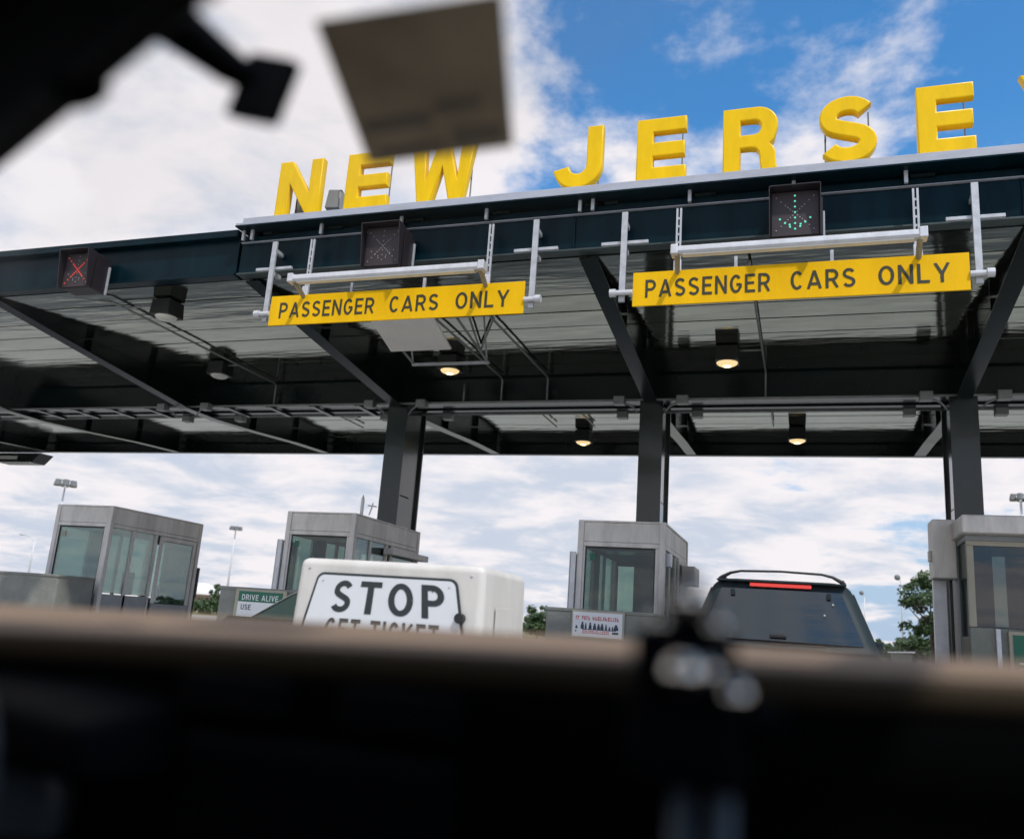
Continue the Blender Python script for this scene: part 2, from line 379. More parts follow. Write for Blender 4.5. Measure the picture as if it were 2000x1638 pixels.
# ------------------------------------------------------------------ setting: ground, plaza, islands
g = MB(); g.add([(-2500, -400, -0.05), (2500, -400, -0.05), (2500, 5000, -0.05), (-2500, 5000, -0.05)], [(0, 1, 2, 3)])
struct(g.build('ground', m_grass, base=(0, 0, -0.05)))
g = MB(); g.add([(-60, -60, 0), (40, -60, 0), (40, 86, 0), (-60, 86, 0)], [(0, 1, 2, 3)])
struct(g.build('road', m_asph, base=(0, 0, 0)))
g = MB(); g.add([(-9, 86, -0.02), (9, 86, -0.02), (14, 700, -0.02), (-4, 700, -0.02)], [(0, 1, 2, 3)])
struct(g.build('road', m_asph, base=(0, 86, -0.02)))
ISL = [(-14.85, -13.15), (-9.3, -7.65), (-3.65, -2.0), (2.05, 4.6)]
for i, (a, c_) in enumerate(ISL):
    mid = (a+c_)/2; pts = []
    for k in range(9):
        t_ = math.pi+math.pi*k/8; pts.append((mid+(c_-a)/2*math.cos(t_), 4.4+0.9*math.sin(t_)))
    pts += [(c_, 24), (mid+.4, 25), (mid-.4, 25), (a, 24)]
    m_ = MB(); n = len(pts)
    m_.loft([[(x, y, 0.0) for x, y in pts], [(x, y, 0.17) for x, y in pts]])
    o = struct(m_.build('pavement', m_island, bevel=0.03))
    k_ = MB()
    for q in range(n-1):
        p0, p1 = pts[q], pts[q+1]
        if q in (9, 10, 11): continue
        d = Vector((p1[0]-p0[0], p1[1]-p0[1], 0)); L = d.length
        if L < 0.02: continue
        nn = Vector((d.y, -d.x, 0)).normalized()
        cc = Vector(((p0[0]+p1[0])/2, (p0[1]+p1[1])/2, 0.095))+nn*0.012
        k_.obox(cc, d/2, nn*0.01, (0, 0, 0.06))
    k_.build('kerb', m_kerb, o)
for xx in (-5.65, -0.05+5.6, -11.2):
    pass

# ------------------------------------------------------------------ canopy
YG, YR, ZC = 10.87, 23.2, 6.2
XCOL = [-30.63, -25.08, -19.53, -13.98, -8.43, -2.88, 2.67, 8.22, 13.77]
can = thing('toll_canopy', (-2.88, 17, 0), 'long dark steel canopy with a polished metal ceiling spanning the toll lanes', 'canopy')
X0, X1 = -31.0, 14.2
SPLIT = -8.62
# front girder, right of the joint (carries the letters)
m_ = MB(); m_.box(SPLIT+.02, X1, YG, YG+.03, 6.235, 6.745); m_.build('girder_web', m_fascia, can)
m_ = MB(); m_.box(SPLIT+.02, X1, YG-.05, YG+.14, 6.205, 6.232); m_.build('girder_flange', m_trim, can, bevel=.004)
m_ = MB(); m_.box(SPLIT+.02, X1, YG-.045, YG+.10, 6.754, 6.763); m_.build('girder_flange', m_plat, can)
m_ = MB(); m_.box(SPLIT+.02, X1, YG-.02, YG+.06, 6.769, 6.872); m_.build('parapet', m_fascia, can)
m_ = MB(); m_.box(SPLIT+.04, X1, YG+.075, YG+.12, 6.768, 6.925); m_.build('parapet_strip', m_trim, can)
m_ = MB(); m_.box(SPLIT+.04, X1, YG+.16, YG+.2, 6.75, 6.99); m_.build('parapet_back', m_beam, can)
# left section, deeper, with an overhanging cap
m_ = MB(); m_.box(X0, SPLIT-.02, YG-.01, YG+.03, 6.235, 6.83); m_.build('girder_web', m_fascia, can)
m_ = MB(); m_.box(X0, SPLIT-.02, YG-.06, YG+.14, 6.2, 6.232); m_.build('girder_flange', m_fascia, can, bevel=.004)
m_ = MB(); m_.box(X0, SPLIT, YG-.13, YG+.2, 6.835, 6.955); m_.build('roof_edge_cap', m_fascia, can, bevel=.008)
for xx in (-8.64, -14.2, -19.8, -25.3):
    m_ = MB(); m_.box(xx-.012, xx+.012, YG-.03, YG-.005, 6.25, 6.82); m_.build('stiffener', m_fascia, can)
for xx in (-3.05, 2.5, 8.05):
    m_ = MB(); m_.box(xx-.01, xx+.01, YG-.03, YG-.004, 6.25, 6.74); m_.build('stiffener', m_fascia, can)
# roof deck, rear fascia, mid girder
m_ = MB(); m_.box(X0, X1, YG+.21, YR, 6.70, 6.95); m_.build('roof_deck', m_beam, can)
m_ = MB(); m_.box(X0, X1, YR, YR+.05, 5.86, 6.98); m_.build('rear_fascia', m_beam, can)
m_ = MB(); m_.box(X0, X1, YR-.16, YR-.003, 5.845, 5.875); m_.build('rear_flange', m_beam, can)
m_ = MB(); m_.box(X0, X1, 16.72, 17.40, 5.66, 6.5); m_.build('middle_girder', m_beam, can)
for y0, y1 in ((16.62, 16.86), (17.26, 17.5)):
    m_ = MB(); m_.box(X0, X1, y0, y1, 5.625, 5.655); m_.build('middle_flange', m_beam, can, bevel=.004)
# tapered cross beams
BZ = [(YG+.16, 6.19), (13.34, 5.92), (16.5, 5.575), (17.6, 5.575), (19.2, 5.66), (21.2, 5.80), (YR-.18, 5.88)]
for xc in XCOL:
    rings = [[(xc-.012, y, z), (xc+.012, y, z), (xc+.012, y, 6.5), (xc-.012, y, 6.5)] for y, z in BZ]
    MB().loft(rings).build('cross_beam_web', m_beam, can)
    rings = [[(xc-.13, y, z-.028), (xc+.13, y, z-.028), (xc+.13, y, z-.003), (xc-.13, y, z-.003)] for y, z in BZ]
    MB().loft(rings).build('cross_beam_flange', m_beam, can, bevel=.003)
    for yy, zz in ((13.34, 5.93), (15.2, 5.73), (19.2, 5.67), (21.2, 5.81)):
        for s_ in (-1, 1):
            m_ = MB(); m_.box(xc+s_*.014 if s_ > 0 else xc-.115, xc+.115 if s_ > 0 else xc-.014, yy-.006, yy+.006, zz, 6.18); m_.build('stiffener', m_beam, can)
# ceiling planks (one mesh, copies)
def bays(): return list(zip(XCOL[:-1], XCOL[1:]))
PW = 0.70
pl = MB()
NX = 14; Lp = 5.55-.03
vs = []; fs = []
for i in range(NX+1):
    for j, (yy, zz) in enumerate(((0, .03), (.004, 0), (PW/2, 0.0), (PW-.034, 0), (PW-.030, .03), (PW-.030, .035))):
        vs.append((-Lp/2+Lp*i/NX, yy, zz))
for i in range(NX):
    for j in range(5):
        fs.append((i*6+j, (i+1)*6+j, (i+1)*6+j+1, i*6+j+1))
pl.add(vs, fs); plank_me = pl.mesh(); plank_me.name = 'ceiling_plank'; plank_me.materials.append(m_ceil)
rows = [YG+.17+PW*k for k in range(8)] + [17.5+PW*k for k in range(8)]
for (xa, xb) in bays():
    for yy in rows:
        o = bpy.data.objects.new('ceiling_plank', plank_me); C.objects.link(o); o.parent = can
        o.location = Vector(((xa+xb)/2, yy, ZC+random.uniform(-.004, .004)))-wloc(can)
        o.rotation_euler = (R(random.uniform(-.28, .28)), R(random.uniform(-.12, .12)), 0)
m_ = MB(); m_.box(X0, X1, YG+.2, YR-.02, 6.24, 6.26); m_.build('ceiling_backing', m_beam, can)
# columns
for xc in (XCOL[1], XCOL[4], XCOL[5], XCOL[6], XCOL[7]):
    m_ = MB(); m_.box(xc-.23, xc+.23, 16.62, 16.67, .17, 5.62); m_.build('column_flange', m_col, can, bevel=.004)
    m_ = MB(); m_.box(xc-.23, xc+.23, 17.60, 17.65, .17, 5.62); m_.build('column_flange', m_col, can, bevel=.004)
    m_ = MB(); m_.box(xc-.20, xc+.20, 16.672, 17.20, .17, 3.62); m_.box(xc-.195, xc+.195, 16.672, 17.20, 3.64, 5.62); m_.build('column_web', m_col, can, bevel=.006)
    m_ = MB(); m_.box(xc-.17, xc+.17, 17.22, 17.598, .17, 5.62); m_.build('column_cover', m_col, can)

# conduits under the canopy
def conduit(path, r=.022, m=m_cond): return MB().tube(path, r, 7).build('conduit', m, can, smooth=True)
for y in (16.56, 17.56):
    xs = [X0] + XCOL[3:8] + [X1]
    conduit([(X0, y, 5.615), (X1, y, 5.615)], .026)
for xc in XCOL[3:8]:
    for s_ in (-1, 1):
        for y, dx_ in ((16.5, .62), (17.62, .78)):
            m_ = MB(); m_.box(xc+s_*dx_-.11, xc+s_*dx_+.11, y-.11, y+.09, 5.50, 5.66); m_.build('junction_box', m_cond, can, bevel=.01)
        conduit([(xc+s_*.60, 16.5, 5.58), (xc+s_*.48, 16.5, 5.52), (xc+s_*.36, 16.56, 5.47), (xc+s_*.27, 16.6, 5.36)], .02)
for X in (-.71, -5.05, -6.05, -11.6):
    y0 = 11.4 if X in (-.71, -11.6) else 13.0
    conduit([(X, y0, 6.14), (X, 16.5, 6.14), (X, 16.60, 6.10), (X, 16.60, 5.66), (X, 16.56, 5.60)], .022)
    conduit([(X, 17.58, 5.61), (X, 18.1, 6.0), (X, 18.3, 6.13), (X, 20.9, 6.13)], .02)
conduit([(-5.0, 13.05, 6.13), (-5.85, 14.7, 6.13)], .02)
conduit([(-5.42, 13.0, 6.12), (-5.85, 14.7, 6.12)], .02)
conduit([(-6.9, 16.60, 6.05), (-6.9, 16.60, 5.64)], .02)
conduit([(-11.6, 11.4, 6.14), (-12.4, 10.98, 6.10)], .02)
conduit([(-1.25, 15.2, 6.12), (-.71, 15.2, 6.12)], .016)
conduit([(-12.0, 15.1, 6.12), (-11.6, 15.1, 6.12)], .016)
conduit([(-10.6, 11.67, 6.12), (-11.6, 11.67, 6.12)], .016)
for k in range(18):
    xx = -29+k*1.15
    m_ = MB(); m_.box(xx-.06, xx+.06, 16.6, 17.52, 5.585, 5.62); m_.build('clip', m_beam, can)

# downlights
def downlight(x, y, zl, lit, label):
    t_ = thing('downlight', (x, y, zl), label, 'lamp', 'square lamps under the canopy')
    w = .205; h = ZC-zl
    m_ = MB(); m_.loft([[(x-w, y-w, zl+.03), (x+w, y-w, zl+.03), (x+w, y+w, zl+.03), (x-w, y+w, zl+.03)],
                        [(x-w*.92, y-w*.92, ZC-.02), (x+w*.92, y-w*.92, ZC-.02), (x+w*.92, y+w*.92, ZC-.02), (x-w*.92, y+w*.92, ZC-.02)]])
    m_.build('housing', m_lamp, t_, bevel=.012)
    m_ = MB(); m_.sphere((x, y, zl+.035), .19, 16, 5, (1, 1, -.40), .5); m_.build('lens', m_lampon if lit else m_lampoff, t_, smooth=True)
    if lit:
        m_ = MB(); m_.sphere((x, y, zl-.036), .06, 10, 6, (1.2, 1.2, .2)); m_.build('bulb', m_lampcore, t_, smooth=True)
downlight(-1.31, 15.2, 5.87, True, 'lit square lamp under the ceiling below the right-hand yellow sign')
downlight(-6.66, 15.2, 5.87, True, 'lit square lamp just below the white panel behind the left yellow sign')
downlight(-12.02, 15.1, 5.87, False, 'unlit square lamp in the left bay, beside the middle girder')
downlight(-10.6, 11.67, 5.87, False, 'unlit square lamp near the front edge, right of the red X signal')
downlight(-.18, 21.4, 5.85, True, 'lit square lamp in the rear bay between the middle and right columns')
downlight(-5.5, 21.6, 5.85, True, 'lit square lamp in the rear bay between the left and middle columns')
downlight(-10.8, 18.7, 5.87, False, 'unlit square lamp in the rear bay left of the left column')
downlight(-20.2, 19.6, 5.87, False, 'small dark box with a lens at the far left under the rear bay')  # lamp copy standing in for a ceiling-mounted camera box

# fixture hanging behind the rear edge at far left
t_ = thing('hanging_floodlight', (-26.6, 23.6, 5.45), 'dark rectangular floodlight hanging below the rear canopy edge at far left', 'floodlight')
m_ = MB(); m_.hexa([(-27.6, 23.3, 5.52), (-25.95, 23.3, 5.52), (-25.95, 23.9, 5.52), (-27.6, 23.9, 5.52), (-27.8, 23.3, 5.86), (-25.6, 23.3, 5.86), (-25.6, 23.9, 5.86), (-27.8, 23.9, 5.86)]); m_.build('housing', m_beam, t_, bevel=.02)
m_ = MB(); m_.box(-27.6, -25.95, 23.26, 23.29, 5.49, 5.53); m_.build('rim', m_alu, t_)
m_ = MB(); m_.box(-27.4, -26.6, 23.26, 23.29, 5.62, 5.74); m_.build('lamp_window', m_lampoff, t_)

# antenna panel with hanging frame
t_ = thing('antenna_panel', (-6.3, 12.6, 5.5), 'tilted white flat panel hanging below the ceiling behind the left yellow sign', 'panel')
m_ = MB(); m_.hexa([(-6.74, 12.0, 5.76), (-5.62, 12.0, 5.76), (-5.62, 12.80, 5.50), (-6.74, 12.80, 5.50), (-6.74, 12.02, 5.80), (-5.62, 12.02, 5.80), (-5.62, 12.82, 5.54), (-6.74, 12.82, 5.54)]); m_.build('face', m_white, t_, bevel=.01)
m_ = MB(); m_.obox((-5.9, 13.45, 5.47), (.73, 0, 0), (0, .03, 0), (0, 0, .02)); m_.build('frame_bar', m_galv, t_)
for xx in (-6.6, -5.2):
    m_ = MB(); m_.tube([(xx, 13.45, 5.48), (xx-.1, 12.1, 5.84)], .022, 6); m_.build('frame_arm', m_cond, t_)
    m_ = MB(); m_.tube([(xx, 13.4, 5.5), (xx, 13.1, 6.19)], .018, 6); m_.build('hanger', m_cond, t_)

# ------------------------------------------------------------------ sign platform and letters
pf = thing('letter_platform', (-2.5, 10.75, 6.97), 'long pale grey steel channel carrying the yellow letters along the canopy edge', 'platform')
m_ = MB(); m_.box(-8.46, X1, 10.62, 10.655, 6.955, 7.075); m_.build('channel_face', m_plat, pf, bevel=.004)
m_ = MB(); m_.box(-8.58, X1, 10.60, 11.1, 6.93, 6.952); m_.build('channel_bottom', m_fascia, pf)
m_ = MB(); m_.box(-8.46, X1, 10.66, 11.1, 7.05, 7.07); m_.build('channel_top', m_plat, pf)
m_ = MB(); m_.box(-8.60, -8.46, 10.63, 11.05, 6.955, 7.0); m_.build('end_bracket', m_plat, pf)
for tx in (-.79, -.775, -.6583, -.5311, -.4045, -.275, -.258, -.1343, -.0109, .1127, .236, .36):
    x = tx*10.78
    m_ = MB(); m_.box(x-.022, x+.022, 10.74, 10.785, 6.76, 6.928); m_.build('stub_post', m_galv, pf)
    m_ = MB(); m_.box(x+.06, x+.34, 10.80, 10.84, 6.86, 6.90); m_.build('bracket', m_beam, pf)

def stroke_outline(center, half):
    L = []; Rr = []
    n = len(center)
    for i, p in enumerate(center):
        a = center[max(i-1, 0)]; c_ = center[min(i+1, n-1)]
        d = Vector((c_[0]-a[0], c_[1]-a[1])).normalized(); nn = Vector((-d.y, d.x))
        L.append((p[0]+nn.x*half, p[1]+nn.y*half)); Rr.append((p[0]-nn.x*half, p[1]-nn.y*half))
    return L+Rr[::-1]
def arc(cx, cy, rx, ry, a0, a1, n=14):
    return [(cx+rx*math.cos(R(a0+(a1-a0)*k/n)), cy+ry*math.sin(R(a0+(a1-a0)*k/n))) for k in range(n+1)]
def glyph(ch, w, h):
    s = .225; a = .205
    if ch == 'E':
        b2 = (h-a)/2
        return [[(0, 0), (w, 0), (w, a), (s, a), (s, b2), (w*.97, b2), (w*.97, b2+a), (s, b2+a), (s, h-a), (w, h-a), (w, h), (0, h)]]
    if ch == 'N':
        return [[(0, 0), (s*.92, 0), (s*.92, h*.60), (w-s*.98, 0), (w, 0), (w, h), (w-s*.92, h), (w-s*.92, h*.40), (s*.98, h), (0, h)]]
    if ch == 'W':
        q = w/4; k = s*.95
        return [[(q-k*.52, 0), (q+k*.52, 0), (2*q, h*.62), (3*q-k*.52, 0), (3*q+k*.52, 0), (w, h), (w-k, h), (3*q, h*.36), (2*q+k*.46, h), (2*q-k*.46, h), (q, h*.36), (k, h), (0, h)]]
    if ch == 'Y':
        m0 = w/2
        return [[(m0-s/2, 0), (m0+s/2, 0), (m0+s/2, h*.40), (w, h), (w-s*1.1, h), (m0, h*.60), (s*1.1, h), (0, h), (m0-s/2, h*.40)]]
    if ch == 'J':
        r = (w-s)/2; cx = w/2; cy = s/2+r*1.02
        cen = arc(cx, cy, r, r*1.02, 188, 360, 18)+[(w-s/2, h*.7), (w-s/2, h)]
        return [stroke_outline(cen, s/2)]
    if ch == 'S':
        k = .105; rx = w/2-k; ry = (h/2-k)/2+.0
        c1 = (w/2, h-k-ry); c2 = (w/2, k+ry)
        cen = arc(c1[0], c1[1], rx*.97, ry, 28, 90, 8)[:-1]+arc(c1[0], c1[1], rx*.97, ry, 90, 235, 14)
        low_ = arc(c2[0], c2[1], rx, ry, 55, -90, 14)+arc(c2[0], c2[1], rx, ry, -90, -155, 8)[1:]
        cen = cen+low_
        # smooth the joint
        for _ in range(2):
            cen = [cen[0]]+[((cen[i-1][0]+2*cen[i][0]+cen[i+1][0])/4, (cen[i-1][1]+2*cen[i][1]+cen[i+1][1])/4) for i in range(1, len(cen)-1)]+[cen[-1]]
        return [stroke_outline(cen, k)]
    if ch == 'R':
        rr = h*.285
        out = [(0, 0), (s, 0), (s, h*.37), (w*.50, h*.37), (w*.60, h*.355), (w*.655, h*.30), (w*.67, h*.22), (w*.68, .10), (w*.70, 0), (w, 0), (w*.975, .05), (w*.965, h*.12), (w*.955, h*.27), (w*.93, h*.35), (w*.85, h*.42)]
        out += [(w*.93, h*.47)] + arc(w-rr*.98, h-rr, rr*.98, rr, -25, 90, 12) + [(0, h)]
        hole = [(s, h*.57)] + [(s, h*.80)] + [(w*.58, h*.80), (w*.66, h*.775), (w*.695, h*.72), (w*.695, h*.66), (w*.66, h*.595), (w*.58, h*.57)]
        return [out, hole]
def letter(ch, x0, x1, label):
    z0, z1, yf = 7.085, 8.035, 10.60
    w, h = x1-x0, z1-z0
    cu = bpy.data.curves.new('g', 'CURVE'); cu.dimensions = '2D'; cu.fill_mode = 'BOTH'
    BV = .020
    for pts in glyph(ch, w, h):
        sp_ = cu.splines.new('POLY'); sp_.points.add(len(pts)-1); sp_.use_cyclic_u = True
        for i, p in enumerate(pts): sp_.points[i].co = (p[0], p[1], 0, 1)
    cu.offset = -BV*.9; cu.extrude = .05; cu.bevel_depth = BV; cu.bevel_resolution = 2
    o = bpy.data.objects.new('g', cu); C.objects.link(o)
    dg = bpy.context.evaluated_depsgraph_get(); me = bpy.data.meshes.new_from_object(o.evaluated_get(dg))
    bpy.data.objects.remove(o); bpy.data.curves.remove(cu)
    me.transform(Matrix.Rotation(R(90), 4, 'X'))                 # stand it up, face to -Y
    me.name = 'sign_letter'; me.materials.clear(); me.materials.append(m_yel)
    t_ = thing('sign_letter', ((x0+x1)/2, yf+.15, z0), label, 'letter', 'yellow channel letters on the canopy edge')
    f = bpy.data.objects.new('letter_face', me); C.objects.link(f); f.parent = t_; f.location = (x0-(x0+x1)/2, 0.0, 0)
    md = f.modifiers.new('edge', 'EDGE_SPLIT'); md.split_angle = R(50)
    for s_ in ((.86,) if ch == 'J' else (.5,) if ch == 'Y' else (.12, .88)):
        x = x0+w*s_
        m_ = MB(); m_.tube([(x, yf+.33, z0-.01), (x, yf+.33, z1-.12)], .011, 6); m_.build('support_rod', m_letback, t_)
        m_ = MB(); m_.box(x-.012, x+.012, yf+.25, yf+.32, z0+.45, z0+.48); m_.box(x-.012, x+.012, yf+.25, yf+.32, z0+.08, z0+.11); m_.build('rod_clip', m_letback, t_)
    return t_
letter('N', -7.95, -7.17, 'yellow letter N, first letter of NEW at the left end')
letter('E', -6.72, -5.99, 'yellow letter E of NEW, its top right corner behind the hanging card')
letter('W', -5.62, -4.60, 'yellow letter W with its top hidden by the hanging card')
letter('J', -3.37, -2.665, 'yellow letter J, first letter of the second word')
letter('E', -2.18, -1.505, 'yellow letter E standing between the J and the R')
letter('R', -1.015, -.31, 'yellow letter R above the canopy, between E and S')
letter('S', .195, .895, 'yellow letter S above the green arrow signal')
letter('E', 1.36, 2.01, 'yellow letter E, last one fully in view at the right')
letter('Y', 2.52, 3.24, 'yellow letter Y cut off by the right picture edge')
# small floodlight behind the N
t_ = thing('roof_floodlight', (-7.08, 11.0, 7.07), 'small grey floodlight on the canopy edge between the N and the E', 'floodlight')
m_ = MB(); m_.obox((-7.06, 11.0, 7.42), (.11, .02, 0), (-.03, .12, 0), (0, .03, .17)); m_.build('housing', m_letback, t_, bevel=.012)
m_ = MB(); m_.obox((-6.93, 11.0, 7.40), (.012, 0, 0), (0, .10, 0), (0, 0, .14)); m_.build('lens', m_lampoff, t_)
m_ = MB(); m_.tube([(-7.1, 11.0, 7.07), (-7.1, 11.0, 7.3)], .018, 6); m_.build('stem', m_letback, t_)
t_ = thing('control_box', (-7.62, 11.05, 7.07), 'dark upright box on the canopy edge, seen behind the letter N', 'box')
m_ = MB(); m_.box(-7.80, -7.52, 11.0, 11.2, 7.08, 7.62); m_.build('case', m_beam, t_, bevel=.01)
m_ = MB(); m_.box(-7.76, -7.56, 10.985, 10.998, 7.15, 7.55); m_.build('door', m_letback, t_)

# ------------------------------------------------------------------ passenger signs with posts and lights
def lane_sign(x0, x1, z0, z1, posts, lab):
    Y = 10.58; xm = (x0+x1)/2
    t_ = thing('lane_sign', (xm, Y, z0), 'yellow PASSENGER CARS ONLY sign '+lab, 'sign', 'yellow lane signs')
    m_ = MB(); m_.box(x0, x1, Y, Y+.025, z0, z1); m_.build('sign_panel', m_ysign, t_, bevel=.003)
    h = z1-z0; w = x1-x0; m_ = MB()
    for word, a, c_ in (('PASSENGER', .042, .437), ('CARS', .497, .686), ('ONLY', .751, .948)):
        text_on(m_, word, x0+w*a, x0+w*c_, z0+h*.235, z0+h*.765, Y-.004, .074)
    m_.build('lettering', m_black, t_)
    for i, xp in enumerate(posts):
        s_ = -1 if i == 0 else 1
        po = MB(); po.box(xp-.04, xp+.04, Y+.035, Y+.075, z0+.09, 6.62); po = po.build('post', m_galv, t_, bevel=.004)
        m_ = MB(); m_.tube([(x0 if s_ < 0 else x1, Y+.0, z0+.20), (xp+s_*.10, Y+.0, z0+.20)], .036, 10); m_.build('pivot_pipe', m_alu, t_, smooth=False)
        m_ = MB(); m_.tube([(xp+s_*.07, Y+.0, z0+.20), (xp+s_*.15, Y+.0, z0+.20)], .055, 12); m_.build('pipe_cap', m_alu, t_)
        m_ = MB(); m_.box(xp-.32, xp+.32, Y+.085, Y+.13, 6.17, 6.215); m_.build('cross_strap', m_galv, t_, bevel=.004)
        m_ = MB(); m_.box(xp-.03, xp+.03, Y+.077, YG-.02, 6.45, 6.51); m_.build('stand_off', m_galv, t_)
        m_ = MB(); m_.box(xp-.03, xp+.03, Y+.077, YG-.02, 6.08, 6.14); m_.build('stand_off', m_galv, t_)
    # two clips behind the panel
    for f_ in (.33, .62):
        m_ = MB(); m_.box(x0+w*f_-.02, x0+w*f_+.02, Y+.03, Y+.06, z0+.05, z1+.16); m_.build('back_rail', m_galv, t_)
    return t_
lane_sign(-7.69, -3.635, 5.215, 5.685, (-7.80, -3.545), 'hanging at the left, in front of the white panel')
lane_sign(-2.135, 1.84, 5.235, 5.705, (-2.29, 1.945), 'hanging at the right under the green arrow signal')
def sign_light(x0, x1, rods, z, lab):
    t_ = thing('sign_light', ((x0+x1)/2, 10.2, z), lab, 'sign light', 'tube lights above the lane signs')
    y = 10.2
    prof = [(y-.075, z), (y-.07, z+.055), (y-.03, z+.085), (y+.03, z+.085), (y+.07, z+.06), (y+.075, z), (y+.05, z-.03), (y-.05, z-.03)]
    m_ = MB(); m_.loft([[(x0, a, c_) for a, c_ in prof], [(x1, a, c_) for a, c_ in prof]]); m_.build('housing', m_alu, t_, bevel=.006)
    m_ = MB(); m_.box(x0+.1, x1-.1, y-.045, y+.045, z-.045, z-.028); m_.build('tube_cover', m_lampoff, t_)
    for xe, s_ in ((x0, 1), (x1, -1)):
        m_ = MB(); m_.box(xe-.045, xe+.045, y-.085, y+.085, z-.04, z+.093); m_.build('end_cap', m_alu, t_, bevel=.012)
    for xr, xe in zip(rods, (x0+.03, x1-.03)):
        m_ = MB(); m_.tube([(xe, y, z-.02), (xe*.5+xr*.5, y+.2, z-.04), (xr, 10.62, z-.10)], .035, 8); m_.build('arm', m_cond, t_)
        for d in (-.024, .024):
            m_ = MB(); m_.box(xr+d-.012, xr+d+.012, 10.64, 10.67, z-.12, 6.62); m_.build('hanger_rod', m_galv, t_)
        for k in range(7):
            m_ = MB(); m_.box(xr-.0118, xr+.0118, 10.645, 10.66, z+.0+k*.115, z+.03+k*.115); m_.build('rung', m_galv, t_)
        m_ = MB(); m_.box(xr-.05, xr+.05, 10.60, 10.635, z-.14, z+.09); m_.build('clamp', m_alu, t_, bevel=.006)
sign_light(-7.10, -4.13, (-7.14, -4.22), 5.745, 'pale tube light on brackets above the left yellow sign')
sign_light(-1.54, 1.31, (-1.565, 1.30), 5.77, 'pale tube light on brackets above the right yellow sign')

# ------------------------------------------------------------------ lane signals
def signal(x, z0, state, lab):
    t_ = thing('lane_signal', (x, 10.5, z0), lab, 'lane signal', 'square lane control signals')
    w = .295; h = .63; Y = 10.36; z1 = z0+h
    m_ = MB(); m_.box(x-w, x+w, Y+.08, Y+.40, z0, z1); m_.build('housing', m_sig, t_, bevel=.01)
    m_ = MB(); m_.box(x-w+.02, x+w-.02, Y+.06, Y+.078, z0+.02, z1-.02); m_.build('face', m_sigface, t_)
    m_ = MB()
    m_.hexa([(x-w-.004, Y-.09, z1), (x+w+.004, Y-.09, z1), (x+w+.004, Y+.10, z1), (x-w-.004, Y+.10, z1), (x-w-.004, Y-.09, z1+.012), (x+w+.004, Y-.09, z1+.012), (x+w+.004, Y+.10, z1+.012), (x-w-.004, Y+.10, z1+.012)])
    for s_ in (-1, 1):
        xa = x+s_*w; xb = x+s_*(w+.012)
        if s_ < 0: xa, xb = xb, xa
        m_.hexa([(xa, Y+.0, z0), (xb, Y+.0, z0), (xb, Y+.08, z0), (xa, Y+.08, z0), (xa, Y-.09, z1), (xb, Y-.09, z1), (xb, Y+.08, z1), (xa, Y+.08, z1)])
    m_.build('hood', m_sig, t_)
    m_ = MB(); m_.box(x+w+.014, x+w+.034, Y+.1, Y+.42, z0+.0, z1-.1); m_.build('side_bracket', m_sig, t_)
    m_ = MB(); m_.box(x+w+.036, x+w+.062, Y+.36, Y+.40, z0-.02, z1-.16); m_.build('side_rail', m_galv, t_, bevel=.004)
    zc_ = z0+h/2
    cr = [(u*.028*1.0, v*.028) for k in range(-8, 9) for u, v in ((k, k), (k, -k)) if k % 2 == 0 or abs(k) < 4]
    cr = list(dict.fromkeys((round(a, 3), round(b_, 3)) for a, b_ in cr))
    ar = [(0, .24-.075*k) for k in range(7)] + [(s_*(.06*k), -.235+.0+.055*k) for k in range(1, 4) for s_ in (-1, 1)] + [(s_*.065, -.15) for s_ in (-1, 1)]
    lit = cr if state == 'X' else ar if state == 'A' else []
    off = ar if state == 'X' else cr if state == 'A' else ar+cr
    def dots(ps, r):
        b_ = MB()
        for a, c_ in ps: b_.sphere((x+a, Y+.058, zc_+c_), r, 8, 4, (1, .6, 1))
        return b_
    if lit: dots(lit, .0135).build('lit_lights', m_ledred if state == 'X' else m_ledgrn, t_, smooth=True)
    dots(off, .010).build('unlit_lights', m_ledoff, t_, smooth=True)
signal(-11.44, 5.99, 'X', 'lane signal showing a red X on the left canopy section')
signal(-5.80, 5.98, '', 'unlit lane signal above the left yellow sign')
signal(-.10, 5.985, 'A', 'lane signal showing a green down arrow above the right yellow sign')

